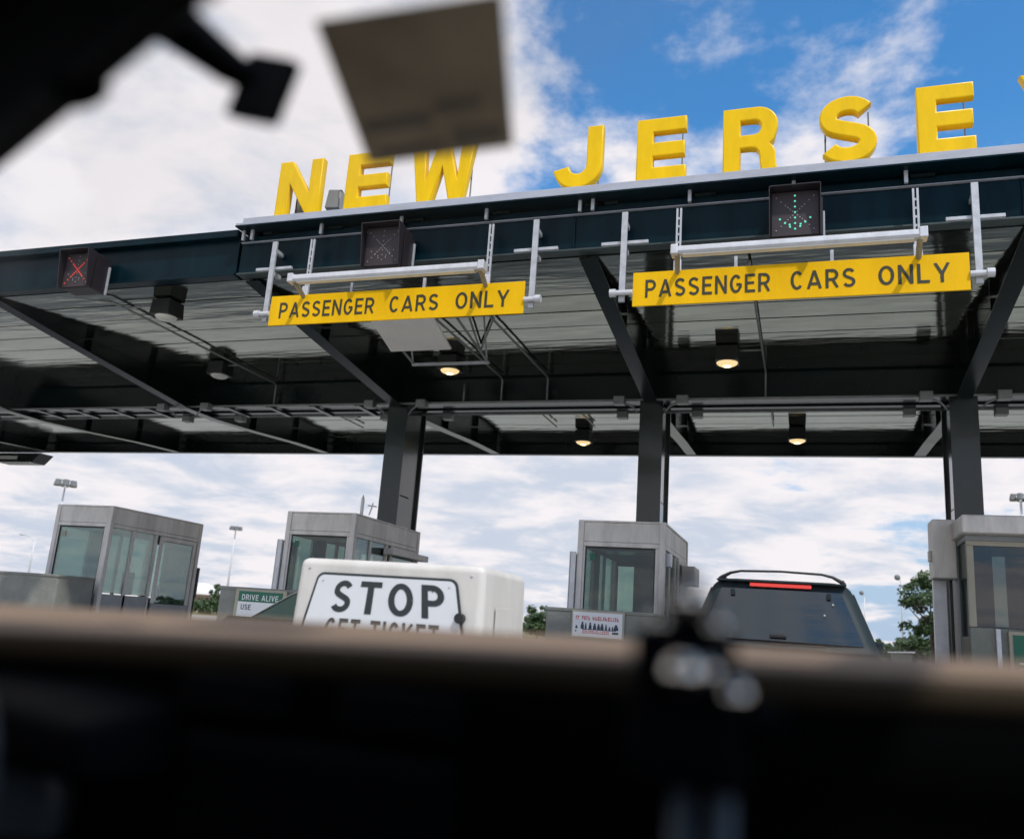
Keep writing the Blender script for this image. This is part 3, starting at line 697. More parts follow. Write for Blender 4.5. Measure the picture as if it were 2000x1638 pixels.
# ------------------------------------------------------------------ toll booths
def booth(xc, lab, extras=()):
    y0, y1, zt = 14.1, 16.85, 2.86; w = .675; x0, x1 = xc-w, xc+w; zb = .17
    if 'long' in extras: pass
    t_ = thing('toll_booth', (xc, (y0+y1)/2, zb), lab, 'toll booth', 'small steel toll booths')
    P = .05
    for px_, py_ in ((x0, y0), (x1, y0), (x0, y1), (x1, y1)):
        m_ = MB(); m_.box(px_-P, px_+P, py_-P, py_+P, zb, zt-.003); m_.build('corner_post', m_booth, t_, bevel=.012)
    zf = zt-.385
    for a in ((x0+P, x1-P, y0-.03, y0+.01), (x0+P, x1-P, y1-.01, y1+.03)):
        m_ = MB(); m_.box(*a, zf+.05, zt-.02); m_.build('fascia', m_booth, t_, bevel=.006)
        m_ = MB(); m_.box(a[0], a[1], a[2]-.012, a[3], zf-.03, zf+.045); m_.build('head_trim', m_booth, t_, bevel=.008)
    for a in ((x0-.03, x0+.01, y0+P, y1-P), (x1-.01, x1+.03, y0+P, y1-P)):
        m_ = MB(); m_.box(*a, zf+.05, zt-.02); m_.build('fascia', m_booth, t_, bevel=.006)
        m_ = MB(); m_.box(a[0], a[1]+.006, a[2], a[3], zf-.03, zf+.045); m_.build('head_trim', m_booth, t_, bevel=.008)
    m_ = MB(); m_.box(x0-.045, x1+.045, y0-.045, y1+.045, zt-.018, zt+.012); m_.build('roof', m_booth, t_, bevel=.005)
    m_ = MB(); m_.box(x0+.06, x1-.06, y0+.06, y1-.06, zf-.05, zf-.02); m_.build('inner_ceiling', m_boothin, t_)
    zs = 1.13
    for a in ((x0+P, x1-P, y0-.03, y0+.03), (x0+P, x1-P, y1-.03, y1+.03), (x0-.03, x0+.03, y0+P, y1-P), (x1-.03, x1+.03, y0+P, y0+1.35)):
        m_ = MB(); m_.box(*a, zb, zs); m_.build('base_panel', m_boothdk, t_, bevel=.006)
    # panes
    def pane(a): MB().box(*a).build('window_pane', m_pane, t_)
    pane((x0+P+.03, x1-P-.03, y0-.006, y0+.004, zs+.03, zf-.035))
    MB().box(x1-P-.06, x1-P-.002, y0-.025, y0+.02, zs, zf-.032).build('window_frame', m_booth, t_); MB().box(x0+P+.002, x0+P+.03, y0-.025, y0+.02, zs, zf-.032).build('window_frame', m_booth, t_)
    gx0, gx1, gz0, gz1 = x0+P+.032, x1-P-.062, zs+.005, zf-.034
    for a in ((gx0, gx1, gz0, gz0+.022), (gx0, gx1, gz1-.022, gz1), (gx0, gx0+.02, gz0+.023, gz1-.023), (gx1-.02, gx1, gz0+.023, gz1-.023)):
        MB().box(a[0], a[1], y0-.014, y0-.007, a[2], a[3]).build('gasket', m_dark, t_)
    MB().box(gx1-.22, gx1-.06, y0-.0105, y0-.0085, gz0+.10, gz0+.20).build('sticker', m_plate, t_)
    MB().box(gx0+.08, gx0+.17, y0-.0105, y0-.0085, gz1-.22, gz1-.11).build('sticker', m_green if 'shield' in extras else m_beige, t_)
    MB().box(x0+.25, x1-.25, y0+.3, y0+.9, zf-.065, zf-.052).build('ceiling_lamp', m_lampoff, t_)
    MB().box(x1-.5, x1-.15, y1-.30, y1-.1, 1.5, 2.2).build('wall_cabinet', m_boothdk, t_, bevel=.01)
    pane((x0+.09, x0+.45, y1-.006, y1+.004, zs+.03, zf-.13))
    MB().box(x0+.05, x0+.46, y1-.02, y1+.02, zf-.125, zf-.032).build('back_wall', m_boothin, t_)
    MB().box(x0+P, x0+.08, y1-.02, y1+.02, zs, zf-.132).build('back_wall', m_boothin, t_); MB().box(x0+.465, x1-P, y1-.02, y1+.02, zs, zf-.032).build('back_wall', m_boothin, t_)
    # left side: panes and mullions
    for a, c_ in ((y0+P+.03, y0+.85), (y0+1.42, y0+1.79), (y0+1.87, y1-P-.03)):
        pane((x0-.006, x0+.004, a, c_, zs+.03, zf-.035))
    MB().box(x0-.02, x0+.02, y0+.94, y0+1.38, zs, zf-.032).build('side_wall', m_boothin, t_)
    for yy in (y0+.9, y0+1.825): MB().box(x0-.025, x0+.025, yy-.035, yy+.035, zs, zf-.032).build('mullion', m_booth, t_, bevel=.006)
    # right side: pane, sliding door with its own frame
    for a, c_ in ((y0+P+.03, y0+.62), (y0+.72, y0+1.3)):
        pane((x1-.004, x1+.006, a, c_, zs+.03, zf-.035))
    for yy in (y0+.67, y0+1.36): MB().box(x1-.025, x1+.03, yy-.035, yy+.035, zb, zf-.032).build('mullion', m_booth, t_, bevel=.006)
    d0, d1 = y0+1.45, y1-.12
    dr = MB(); dr.box(x1+.032, x1+.06, d0, d1, zb+.05, zs-.12); dr = dr.build('door', m_boothdk, t_, bevel=.006)
    m_ = MB()
    m_.box(x1+.03, x1+.065, d0, d0+.09, zs-.115, zf-.04); m_.box(x1+.03, x1+.065, d1-.09, d1, zs-.115, zf-.04); m_.box(x1+.03, x1+.065, d0+.095, d1-.095, zf-.13, zf-.04)
    m_.build('door_frame', m_booth, dr, bevel=.006)
    MB().box(x1+.042, x1+.05, d0+.1, d1-.1, zs-.10, zf-.14).build('door_pane', m_pane, dr)
    MB().box(x1+.07, x1+.09, d0+.12, d0+.15, 1.15, 1.4).build('handle', m_alu, dr)
    # inside
    MB().box(x0+.1, x0+.55, y0+.5, y1-.5, zb+.01, 1.12).build('counter', m_boothin, t_)
    MB().box(x0+.12, x0+.36, y0+.55, y0+.62, 1.16, 1.42).build('monitor', m_dark, t_, bevel=.01)
    MB().box(x1-.42, x1-.12, y0+1.0, y0+1.08, 1.15, 1.62).build('chair_back', m_dark, t_, bevel=.03)
    MB().box(x0+.06, x1-.06, y0+.06, y1-.06, zb+.002, zb+.02).build('floor_plate', m_boothin, t_)
    if 'shield' in extras:
        m_ = MB(); m_.box(x0-.14, x0-.055, y0-.10, y0-.06, .4, zt-.52); m_.build('side_shield', m_alu, t_, bevel=.006)
        m_ = MB(); m_.box(x0-.16, x0-.145, y0-.10, y0+.6, .4, zt-.52); m_.build('side_shield', m_alu, t_, bevel=.006)
    if 'awning' in extras:
        m_ = MB(); m_.box(x1+.03, x1+.24, y0+1.2, y1+.15, zf-.22, zf-.10); m_.build('door_track', m_booth, t_, bevel=.01)
    if 'gear' in extras:
        m_ = MB(); m_.box(x1+.035, x1+.12, y0+.12, y0+.28, zf-.30, zf-.08); m_.build('lamp_box', m_alu, t_, bevel=.01)
        m_ = MB(); m_.box(x1+.035, x1+.28, y0+2.0, y1-.05, zf-.45, zf-.12); m_.build('door_track', m_booth, t_, bevel=.02)
    return t_
booth(-13.97, 'steel toll booth at the far left, glass front and open doorway, beside a concrete wall')
booth(-8.46, 'steel toll booth behind the white STOP cabinet, half hidden', ('shield', 'awning'))
booth(-2.86, 'steel toll booth in front of the middle column, left of the dark SUV', ('shield', 'gear'))
# antenna on the second booth roof
t_ = thing('roof_antenna', (-7.75, 14.25, 2.872), 'slim white antenna standing on the roof of the half-hidden booth', 'antenna')
MB().tube([(-7.75, 14.25, 2.872), (-7.75, 14.25, 3.16)], .032, 10).build('mast', m_white, t_)
MB().tube([(-7.75, 14.25, 3.16), (-7.75, 14.25, 3.24)], [.03, .004], 10).build('tip', m_booth, t_)
MB().tube([(-7.62, 14.3, 2.872), (-7.58, 14.3, 3.0), (-7.56, 14.3, 3.1)], .012, 6).build('whip', m_alu, t_)
MB().tube([(-7.66, 14.3, 3.05), (-7.48, 14.3, 3.03)], .012, 6).build('whip_arm', m_alu, t_)

# the different booth at the right: broad beige window, overhanging roof, cabinet on its side
t_ = thing('toll_booth', (3.4, 15.4, .17), 'wide toll booth at the right edge with beige window frame and flat overhanging roof', 'toll booth')
bx0, bx1, by0, by1 = 2.24, 4.5, 14.35, 16.5
MB().box(bx0-.08, bx1+.2, by0-.25, by1+.2, 2.86, 3.13).build('roof', m_booth, t_, bevel=.03)
MB().box(bx0, bx1, by0, by1, 2.78, 2.855).build('head_trim', m_boothdk, t_)
MB().box(bx0, bx1, by0, by0+.1, .17, 1.53).build('wall', m_stone, t_, bevel=.01)
MB().box(bx0, bx0+.1, by0+.102, by0+.9, .17, 1.40).build('wall', m_stone, t_)
MB().box(bx0, bx1, by1-.1, by1, .17, 1.53).build('wall', m_boothin, t_)
MB().box(bx1-.1, bx1, by0+.102, by1-.102, .17, 1.53).build('wall', m_stone, t_)
for a in ((bx0, bx0+.09, by0-.02, by0+.07, 1.535, 2.70), (bx1-.09, bx1, by0-.02, by0+.07, 1.535, 2.70), (bx0, bx1, by0-.02, by0+.07, 2.703, 2.775)): MB().box(*a).build('window_frame', m_beige, t_, bevel=.006)
MB().box(bx0+.09, bx1-.09, by0+.02, by0+.03, 1.535, 2.70).build('window_pane', glass('dark_booth_pane', (0.28, 0.31, 0.29), 0.05, grazing=.6), t_)
for xx in (bx0+.12, bx0+.62):
    MB().box(xx, xx+.08, by1-.09, by1-.02, 1.535, 2.775).build('mullion', m_boothin, t_)
MB().box(bx0+.9, bx1-.1, by1-.09, by1-.04, 1.535, 2.775).build('back_wall', m_boothin, t_)
MB().box(bx0+.15, bx1-.2, by0+.15, by0+.5, 1.50, 1.56).build('counter', m_dark, t_)
MB().box(bx0+.7, bx0+1.0, by0+.5, by0+.6, 1.56, 2.0).build('chair_back', m_dark, t_, bevel=.03)
MB().box(bx0, bx0+.06, by0+.9, by0+.98, .17, 2.775).build('door_post', m_boothdk, t_)
MB().box(bx0, bx0+.06, by1-.08, by1, .17, 2.775).build('door_post', m_boothdk, t_)
MB().box(bx0+.02, bx0+.03, by0+.1, by0+.9, 1.41, 2.775).build('window_pane', m_pane, t_)
MB().box(bx0+.02, bx0+.05, by0+.98, by1-.08, .2, 2.775).build('door', m_dark, t_)
# cabinet hanging on the left flank
MB().box(1.90, 2.235, 15.2, 15.75, 2.28, 3.20).build('side_cabinet', m_booth, t_, bevel=.015)
MB().box(1.86, 1.898, 15.4, 15.55, 2.55, 2.72).build('cabinet_latch', m_booth, t_, bevel=.01)
MB().box(1.93, 2.13, 15.6, 15.72, .17, 2.275).build('support_post', m_alu, t_, bevel=.008)
MB().box(2.16, 2.2, 15.5, 15.6, .17, 2.275).build('support_strip', m_dark, t_)
# green sign on its front wall
t_ = thing('green_sign', (3.05, 14.2, .9), 'green sign in a wooden frame on the right booth wall, cut by the picture edge', 'sign')
MB().box(2.72, 3.62, 14.29, 14.34, .55, 1.50).build('frame', m_beige, t_, bevel=.006)
MB().box(2.77, 3.57, 14.28, 14.287, .60, 1.45).build('panel', m_green, t_)
m_ = MB(); text_on(m_, 'E', 2.93, 3.02, 1.28, 1.38, 14.275); m_.box(2.83, 3.4, 14.274, 14.276, 1.05, 1.075); m_.box(2.83, 3.3, 14.274, 14.276, .97, .995); m_.build('lettering', m_plate, t_)
MB().box(2.56, 2.62, 14.28, 14.345, .3, 1.52).build('side_bar', m_alu, t_, bevel=.004)

# ------------------------------------------------------------------ crash blocks with posters
def block(x0, x1, y0, y1, z1, lab, mt=m_conc):
    t_ = thing('concrete_barrier', ((x0+x1)/2, (y0+y1)/2, .17), lab, 'barrier', 'concrete blocks protecting the booths')
    MB().box(x0, x1, y0, y1, .172, z1).build('block', mt, t_, bevel=.03)
    MB().box(x0-.015, x1+.015, y0-.015, y1+.015, z1-.045, z1+.004).build('cap', mt, t_, bevel=.012)
    return t_
block(-3.64, -2.02, 12.6, 13.7, 1.385, 'concrete block below the middle booth, carrying a white poster')
block(-9.28, -7.66, 12.5, 13.6, 1.385, 'concrete block with a green sign, left of the STOP cabinet')
block(-15.9, -13.15, 12.9, 13.8, 1.41, 'long concrete wall at the left picture edge in front of the far-left booth')
t_ = thing('poster', (-2.85, 12.55, .93), 'white poster with red print and dark figures on the concrete block', 'poster')
pz0, pz1, pxa, pxb = 1.0, 1.345, -3.215, -2.49; py_ = 12.565
MB().box(pxa-.02, pxb+.03, py_+.006, py_+.018, pz0-.02, pz1+.028).build('backing', m_beige, t_)
MB().box(pxa, pxb, py_, py_+.005, pz0, pz1).build('sheet', m_plate, t_)
m_ = MB(); rr = random.Random(3); x = pxa+.045
while x < pxb-.05:
    w_ = rr.choice((.018, .024, .03)); hgt = rr.uniform(.05, .058)
    k = rr.random(); zt_ = pz1-.055
    m_.box(x, x+.008, py_-.003, py_-.001, zt_-hgt, zt_)
    if k < .6: m_.box(x+.0085, x+w_, py_-.003, py_-.001, zt_-.012, zt_)
    if k > .3: m_.box(x+.0085, x+w_, py_-.003, py_-.001, zt_-hgt, zt_-hgt+.012)
    if .2 < k < .8: m_.box(x+.0085, x+w_*.9, py_-.003, py_-.001, zt_-hgt*.6, zt_-hgt*.6+.011)
    x += w_+.010+(.028 if rr.random() < .13 else 0)
x = pxa+.15
while x < pxb-.19:
    w_ = rr.choice((.015, .02, .024)); zt_ = pz1-.255
    m_.box(x, x+.007, py_-.003, py_-.001, zt_-.042, zt_); m_.box(x+.0075, x+w_, py_-.003, py_-.001, zt_-.042, zt_-.032)
    if rr.random() < .6: m_.box(x+.0075, x+w_, py_-.003, py_-.001, zt_-.01, zt_)
    x += w_+.010
m_.build('red_print', m_redink, t_)
m_ = MB()
for fx, fh, fw_ in ((.08, .045, .035), (.20, .10, .05), (.27, .085, .03), (.36, .095, .045), (.45, .085, .05), (.53, .08, .045), (.60, .085, .05), (.68, .08, .03), (.75, .05, .03), (.81, .055, .025), (.88, .08, .07)):
    cx = pxa+(pxb-pxa)*fx; b0 = pz1-.235
    m_.add([(cx-fw_/2, py_-.003, b0), (cx+fw_/2, py_-.003, b0), (cx+fw_*.42, py_-.003, b0+fh*.62), (cx-fw_*.42, py_-.003, b0+fh*.62)], [(0, 1, 2, 3)])
    n = 10; m_.add([(cx+fw_*.3*math.cos(2*math.pi*k/n), py_-.0035, b0+fh*.8+fh*.2*math.sin(2*math.pi*k/n)) for k in range(n)], [tuple(range(n))])
m_.box(pxa+.14, pxa+.64, py_-.003, py_-.001, pz1-.245, pz1-.236)
m_.box(pxb-.14, pxb-.05, py_-.003, py_-.001, pz1-.29, pz1-.26); m_.box(pxa+.04, pxa+.06, py_-.003, py_-.001, pz1-.28, pz1-.26)
m_.build('figures', m_bluink, t_)
t_ = thing('green_sign', (-8.5, 12.45, .9), 'green and white DRIVE ALIVE sign on the concrete block beside the STOP cabinet', 'sign')
MB().box(-8.93, -7.96, 12.455, 12.495, .70, 1.365).build('frame', m_beige, t_, bevel=.006)
MB().box(-8.86, -8.03, 12.448, 12.453, 1.16, 1.325).build('green_panel', m_green, t_)
MB().box(-8.86, -8.03, 12.448, 12.453, .75, 1.158).build('white_panel', m_plate, t_)
m_ = MB(); text_on(m_, 'DRIVE ALIVE', -8.79, -8.10, 1.185, 1.275, 12.445); m_.build('lettering', m_plate, t_)
m_ = MB(); text_on(m_, 'USE', -8.79, -8.60, 1.03, 1.115, 12.445); m_.build('lettering', m_bluink, t_)

# ------------------------------------------------------------------ ticket machine (STOP cabinet)
TY = 5.6
tm = thing('ticket_machine', (-2.75, 6.0, .17), 'white rounded cabinet with a black-on-white STOP GET TICKET sign', 'ticket machine')
tx0, tx1, ty0, ty1, tz1 = -3.52, -2.075, TY, TY+.98, 1.445
bm = bmesh.new()
vs = [bm.verts.new(p) for p in ((tx0-.03, ty0, .45), (tx1+.03, ty0, .45), (tx1+.03, ty1, .45), (tx0-.03, ty1, .45), (tx0, ty0+.03, tz1), (tx1, ty0+.03, tz1), (tx1, ty1, tz1), (tx0, ty1, tz1))]
for q in ((0, 3, 2, 1), (4, 5, 6, 7), (0, 1, 5, 4), (1, 2, 6, 5), (2, 3, 7, 6), (3, 0, 4, 7)): bm.faces.new([vs[i] for i in q])
bmesh.ops.bevel(bm, geom=bm.edges[:], offset=.055, segments=5, affect='EDGES', profile=.5)
me = bpy.data.meshes.new('cabinet'); 
for v in bm.verts: v.co -= Vector((-2.75, 6.0, .17))
bm.to_mesh(me); bm.free(); me.materials.append(m_fibre)
for p in me.polygons: p.use_smooth = True
o = bpy.data.objects.new('cabinet', me); C.objects.link(o); o.parent = tm
md = o.modifiers.new('wn', 'WEIGHTED_NORMAL')
MB().box(tx0+.2, tx1-.2, ty0+.15, ty1-.15, .172, .47).build('pedestal', m_conc, tm, bevel=.01)
MB().box(tx1+.021, tx1+.026, ty0+.25, ty0+.62, .6, 1.18).build('service_door', m_fibre, tm, bevel=.004)
MB().box(tx0+.1, tx1-.1, ty0-.004, ty0+.02, .52, .535).build('panel_seam', m_dark, tm)
MB().box(tx1+.027, tx1+.04, ty0+.56, ty0+.585, .9, 1.0).build('latch', m_alu, tm)
for bx_, bz_ in ((tx0+.09, 1.37), (tx1-.09, 1.37), (tx0+.07, .9), (tx1-.07, .9)):
    MB().sphere((bx_, ty0+.03*(bz_-.45)/(tz1-.45)-.001, bz_), .011, 10, 5, (1, .5, 1)).build('bolt', m_galv, tm)
# plate: tapered outline (wider at the bottom), leaning with the cabinet front
ptop, pbot = 1.345, .62; sx0, sx1 = -3.345, -2.265
def warp(p):
    x, y, z = p; k = 1+.42*(ptop-z)
    xm = (sx0+sx1)/2
    fy = ty0+.03*(z-.45)/(tz1-.45)
    return (xm+(x-xm)*k, fy-.012+(y), z)
def rrect(a0, a1, b0, b1, r, n=5):
    P = []
    for cx, cy, s0 in ((a1-r, b1-r, 0), (a0+r, b1-r, 90), (a0+r, b0+r, 180), (a1-r, b0+r, 270)):
        for k in range(n+1):
            t0 = R(s0+90*k/n); P.append((cx+r*math.cos(t0), cy+r*math.sin(t0)))
    return P
def plate(a0, a1, b0, b1, r, y, thick, name, m, parent):
    P = rrect(a0, a1, b0, b1, r); m_ = MB()
    m_.loft([[warp((x, y, z)) for x, z in P], [warp((x, y+thick, z)) for x, z in P]]); return m_.build(name, m, parent)
sp_ = plate(sx0, sx1, pbot, ptop, .05, -.002, .008, 'sign_plate', m_ink, tm)
plate(sx0+.018, sx1-.018, pbot+.018, ptop-.018, .04, -.005, .004, 'sign_face', m_plate, tm)
m_ = MB()
zl0, zl1 = ptop-.275, ptop-.05
w_ = sx1-sx0
for ch, a, c_ in (('S', .155, .285), ('T', .335, .485), ('O', .535, .70), ('P', .755, .905)):
    text_on(m_, ch, sx0+w_*a, sx0+w_*c_, zl0, zl1, -.0075, .088, warp)
text_on(m_, 'GET', sx0+w_*.155, sx0+w_*.375, zl0-.185, zl0-.04, -.0075, .088, warp)
text_on(m_, 'TICKET', sx0+w_*.44, sx0+w_*.86, zl0-.185, zl0-.04, -.0075, .088, warp)
m_.build('lettering', m_ink, tm)
m_ = MB()
for a, c_ in ((sx0+.06, ptop-.055), (sx1-.06, ptop-.055)):
    m_.sphere(warp((a, -.006, c_)), .008, 8, 5)
m_.build('sign_screw', m_alu, tm)
m_ = MB(); m_.box(sx1-.155, sx1-.07, TY+.008, TY+.013, ptop-.20, ptop-.175); m_.build('sticker', m_white, tm)
m_ = MB(); m_.tube([(-2.215, TY+.02, 1.085), (-2.215, TY-.03, 1.085)], .034, 14); m_.build('button', m_dark, tm)

# ------------------------------------------------------------------ vehicles
def vehicle(kind, xc, yr, paint, lab, cat, p):
    """p: length, half widths (sill, belt, roof), heights (sill, belt, roof), greenhouse y (rear base, rear top, front top, front base), hood height, tail height"""
    t_ = thing(kind, (xc, yr+p['L']/2, 0), lab, cat)
    hs, hb, hr = p['hw']; zs, zb, zr = p['z']; g0, g1, g2, g3 = p['gh']; L = p['L']
    # lower body: rings along the length, each ring a rounded half-section
    def ring(y, hw_, z0, z1, tuck=.06):
        a = hw_
        return [(xc-a+tuck, y, z0), (xc-a, y, z0+.12), (xc-a, y, (z0+z1)/2+.05), (xc-a+.025, y, z1-.06), (xc-a+.10, y, z1),
                (xc+a-.10, y, z1), (xc+a-.025, y, z1-.06), (xc+a, y, (z0+z1)/2+.05), (xc+a, y, z0+.12), (xc+a-.0-tuck, y, z0)]
    zt, zh = p['tail'], p['hood']
    st = [(0.0, hb-.08, zs+.12, zt-.16), (.06, hb-.02, zs+.03, zt-.05), (.16, hb, zs, zt), (g0+.1, hb+.01, zs, zb), (L*.45, hb+.01, zs, zb), (g3, hb+.01, zs, zb-.01), (g3+.25, hb, zs, zh), (L-.45, hb-.03, zs, zh-.06), (L-.12, hb-.10, zs+.05, zh-.2), (L, hb-.2, zs+.12, zh-.32)]
    m_ = MB(); m_.loft([ring(yr+y, a, c_, d) for y, a, c_, d in st]); o = m_.build('body', paint, t_, smooth=True)
    md = o.modifiers.new('es', 'EDGE_SPLIT'); md.split_angle = R(38)
    # greenhouse
    def gr(y_base, y_top, f):   # ring on the slanted end
        hw_ = hb-.03+(hr-hb+.03)*f; return hw_, yr+y_base+(y_top-y_base)*f, zb-.02+(zr-zb+.02)*f
    rings = []
    for f in (0, .25, .5, .75, .9, .97, 1.0):
        hw_, ya, z = gr(g0, g1, f); _, yb_, _ = gr(g3, g2, f)
        q = 0 if f < .9 else (.03 if f < .96 else .08 if f < 1 else .2)
        hw_ -= q*.5
        ya += q*.5; yb_ -= q*.5
        c = .10
        rings.append([(xc-hw_+c, ya, z), (xc+hw_-c, ya, z), (xc+hw_-c*.3, ya+c*.4, z), (xc+hw_, ya+c*1.4, z), (xc+hw_, yb_-c*1.4, z), (xc+hw_-c*.3, yb_-c*.4, z), (xc+hw_-c, yb_, z), (xc-hw_+c, yb_, z), (xc-hw_+c*.3, yb_-c*.4, z), (xc-hw_, yb_-c*1.4, z), (xc-hw_, ya+c*1.4, z), (xc-hw_+c*.3, ya+c*.4, z)])
    m_ = MB(); m_.loft(rings); m_.build('roof', paint, t_, smooth=True).modifiers.new('es', 'EDGE_SPLIT').split_angle = R(40)
    # rear window, slightly proud
    def rearpt(u, f, off=.008):
        hw_, ya, z = gr(g0, g1, f); return (xc+u*(hw_-.12), ya-off, z)
    fs_ = p.get('rw', (.06, .86)); N = 8; m_ = MB()
    vs = []; 
    for f in (fs_[0], (fs_[0]+fs_[1])/2, fs_[1]):
        for k in range(N+1):
            u = -1+2*k/N; x, y, z = rearpt(u, f); vs.append((x, y-.022*(1-u*u), z))
    m_.add(vs, [(r_*(N+1)+k, r_*(N+1)+k+1, (r_+1)*(N+1)+k+1, (r_+1)*(N+1)+k) for r_ in (0, 1) for k in range(N)])
    rw = m_.build('rear_window', m_sedglass if p.get('glass') else m_carglass, t_, smooth=True)
    # front window
    def frontpt(u, f):
        hw_, yb_, z = gr(g3, g2, f); return (xc+u*(hw_-.1), yb_+.008, z)
    MB().add([frontpt(-1, .06), frontpt(1, .06), frontpt(1, .9), frontpt(-1, .9)], [(0, 1, 2, 3)]).build('front_window', m_carglass, t_)
    # side windows
    for s_ in (-1, 1):
        n = p.get('sw', 3); 
        for k in range(n):
            vs = []
            for f in (.08, .86):
                hw_, ya, z = gr(g0, g1, f); _, yb_, _ = gr(g3, g2, f)
                a = ya+.16+(yb_-ya-.32)*(k+.03)/n; c_ = ya+.16+(yb_-ya-.32)*(k+.97)/n
                vs += [(xc+s_*(hw_+.006), a, z), (xc+s_*(hw_+.006), c_, z)]
            MB().add([vs[0], vs[1], vs[3], vs[2]], [(0, 1, 2, 3)]).build('side_window', m_carglass, t_)
        # lamps
        MB().box(min(xc+s_*(hb-.19), xc+s_*(hb-.02)), max(xc+s_*(hb-.19), xc+s_*(hb-.02)), yr+.005, yr+.14, zt-.40, zt-.12).build('tail_light', m_red, t_, bevel=.02)
        MB().box(min(xc+s_*(hb-.36), xc+s_*(hb-.10)), max(xc+s_*(hb-.36), xc+s_*(hb-.10)), yr+L-.22, yr+L-.06, zh-.36, zh-.20).build('headlight', m_lampoff, t_, bevel=.02)
        MB().box(min(xc+s_*(hb+.01), xc+s_*(hb+.19)), max(xc+s_*(hb+.01), xc+s_*(hb+.19)), yr+g3-.45, yr+g3-.36, zb-.02, zb+.13).build('mirror', paint, t_, bevel=.02)
        for yy in (p['ax'][0], p['ax'][1]):
            xw = xc+s_*(hb-.10); r_ = p['wr']
            w = MB(); w.tube([(xw-s_*.11, yr+yy, r_), (xw-s_*.10, yr+yy, r_), (xw+s_*.09, yr+yy, r_), (xw+s_*.115, yr+yy, r_)], [r_*.93, r_, r_, r_*.93], 28); w = w.build('wheel', m_tyre, t_)
            MB().tube([(xw+s_*.116, yr+yy, r_), (xw+s_*.122, yr+yy, r_)], r_*.62, 20).build('rim', m_rim, w)
            MB().tube([(xc+s_*(hb+.005), yr+yy, r_), (xc+s_*(hb+.014), yr+yy, r_)], r_*1.16, 28).build('wheel_arch', m_dark, t_)
    MB().box(xc-hb+.04, xc+hb-.04, yr-.09, yr+.05, zs+.08, zs+.30).build('rear_bumper', m_dark, t_, bevel=.03)
    MB().box(xc-hb+.10, xc+hb-.10, yr+L-.06, yr+L+.07, zs+.08, zs+.30).build('front_bumper', m_dark, t_, bevel=.03)
    MB().box(xc-.16, xc+.16, yr-.012, yr+.03, zt-.42, zt-.26).build('number_plate', m_plate, t_)
    return t_, gr, rearpt
SV = dict(L=4.75, hw=(.86, .905, .63), z=(.38, 1.06, 1.685), gh=(.06, .34, 2.45, 3.25), hood=1.06, tail=1.06, ax=(.95, 3.75), wr=.37, rw=(.10, .84))
sx, sy = -.24, 8.62
suv, gr, rp = vehicle('sport_utility_vehicle', sx, sy, m_suv, 'dark blue-grey SUV with a roof rack directly ahead in the lane', 'car', SV)
y_ = sy+.30
MB().hexa([(sx-.285, y_-.045, 1.605), (sx+.285, y_-.045, 1.605), (sx+.285, y_+.03, 1.605), (sx-.285, y_+.03, 1.605), (sx-.285, y_-.02, 1.645), (sx+.285, y_-.02, 1.645), (sx+.285, y_+.03, 1.645), (sx-.285, y_+.03, 1.645)]).build('brake_light', m_red, suv, bevel=.008)
MB().box(sx-.60, sx+.60, y_-.03, y_+.10, 1.650, 1.668).build('spoiler_lip', m_suv, suv, bevel=.008)
rail = [(sx-.585, y_+.20, 1.675), (sx-.56, y_+.19, 1.70), (sx-.48, y_+.17, 1.742), (sx-.38, y_+.15, 1.762), (sx, y_+.13, 1.772), (sx+.38, y_+.15, 1.762), (sx+.48, y_+.17, 1.742), (sx+.56, y_+.19, 1.70), (sx+.585, y_+.20, 1.675)]
MB().tube(rail, [.026, .02, .015, .0125, .0115, .0125, .015, .02, .026], 8).build('rack_bar', m_dark, suv, smooth=True)
for s_ in (-1, 1):
    MB().tube([(sx+s_*.57, y_+.2, 1.68), (sx+s_*.585, y_+.5, 1.725), (sx+s_*.59, y_+1.6, 1.73), (sx+s_*.585, y_+2.0, 1.69)], .018, 8).build('rack_rail', m_dark, suv, smooth=True)
    p_ = rp(s_*.78, .78, .03); MB().box(p_[0]-.02, p_[0]+.02, p_[1]-.02, p_[1]+.0, p_[2]-.03, p_[2]+.03).build('hinge', m_suv, suv, bevel=.006)
p_ = rp(-.02, .17, .03); MB().box(p_[0]-.075, p_[0]+.075, p_[1]-.03, p_[1]-.0, p_[2]-.018, p_[2]+.018).build('hatch_handle', m_dark, suv, bevel=.01)
for u, f in ((.80, .66), (.63, .50)):
    p_ = rp(u, f, .03); MB().sphere((p_[0], p_[1]-.0, p_[2]), .012, 8, 6).build('window_stud', m_chrome, suv)
p_ = rp(.55, .06, .04); q_ = rp(-.1, .05, .04); MB().tube([rp(-.05, .03, .03), q_, p_], .008, 6).build('wiper', m_dark, suv)
SD = dict(L=4.6, hw=(.82, .86, .54), z=(.30, .95, 1.36), gh=(.55, 1.25, 2.45, 3.3), hood=.93, tail=.96, ax=(.9, 3.65), wr=.31, sw=2, rw=(.06, .90), glass='sedan')
sedan, gr2, rp2 = vehicle('sedan_car', -5.58, 8.6, m_sedan, 'dark sedan in the next lane, mostly hidden behind the STOP cabinet', 'car', SD)

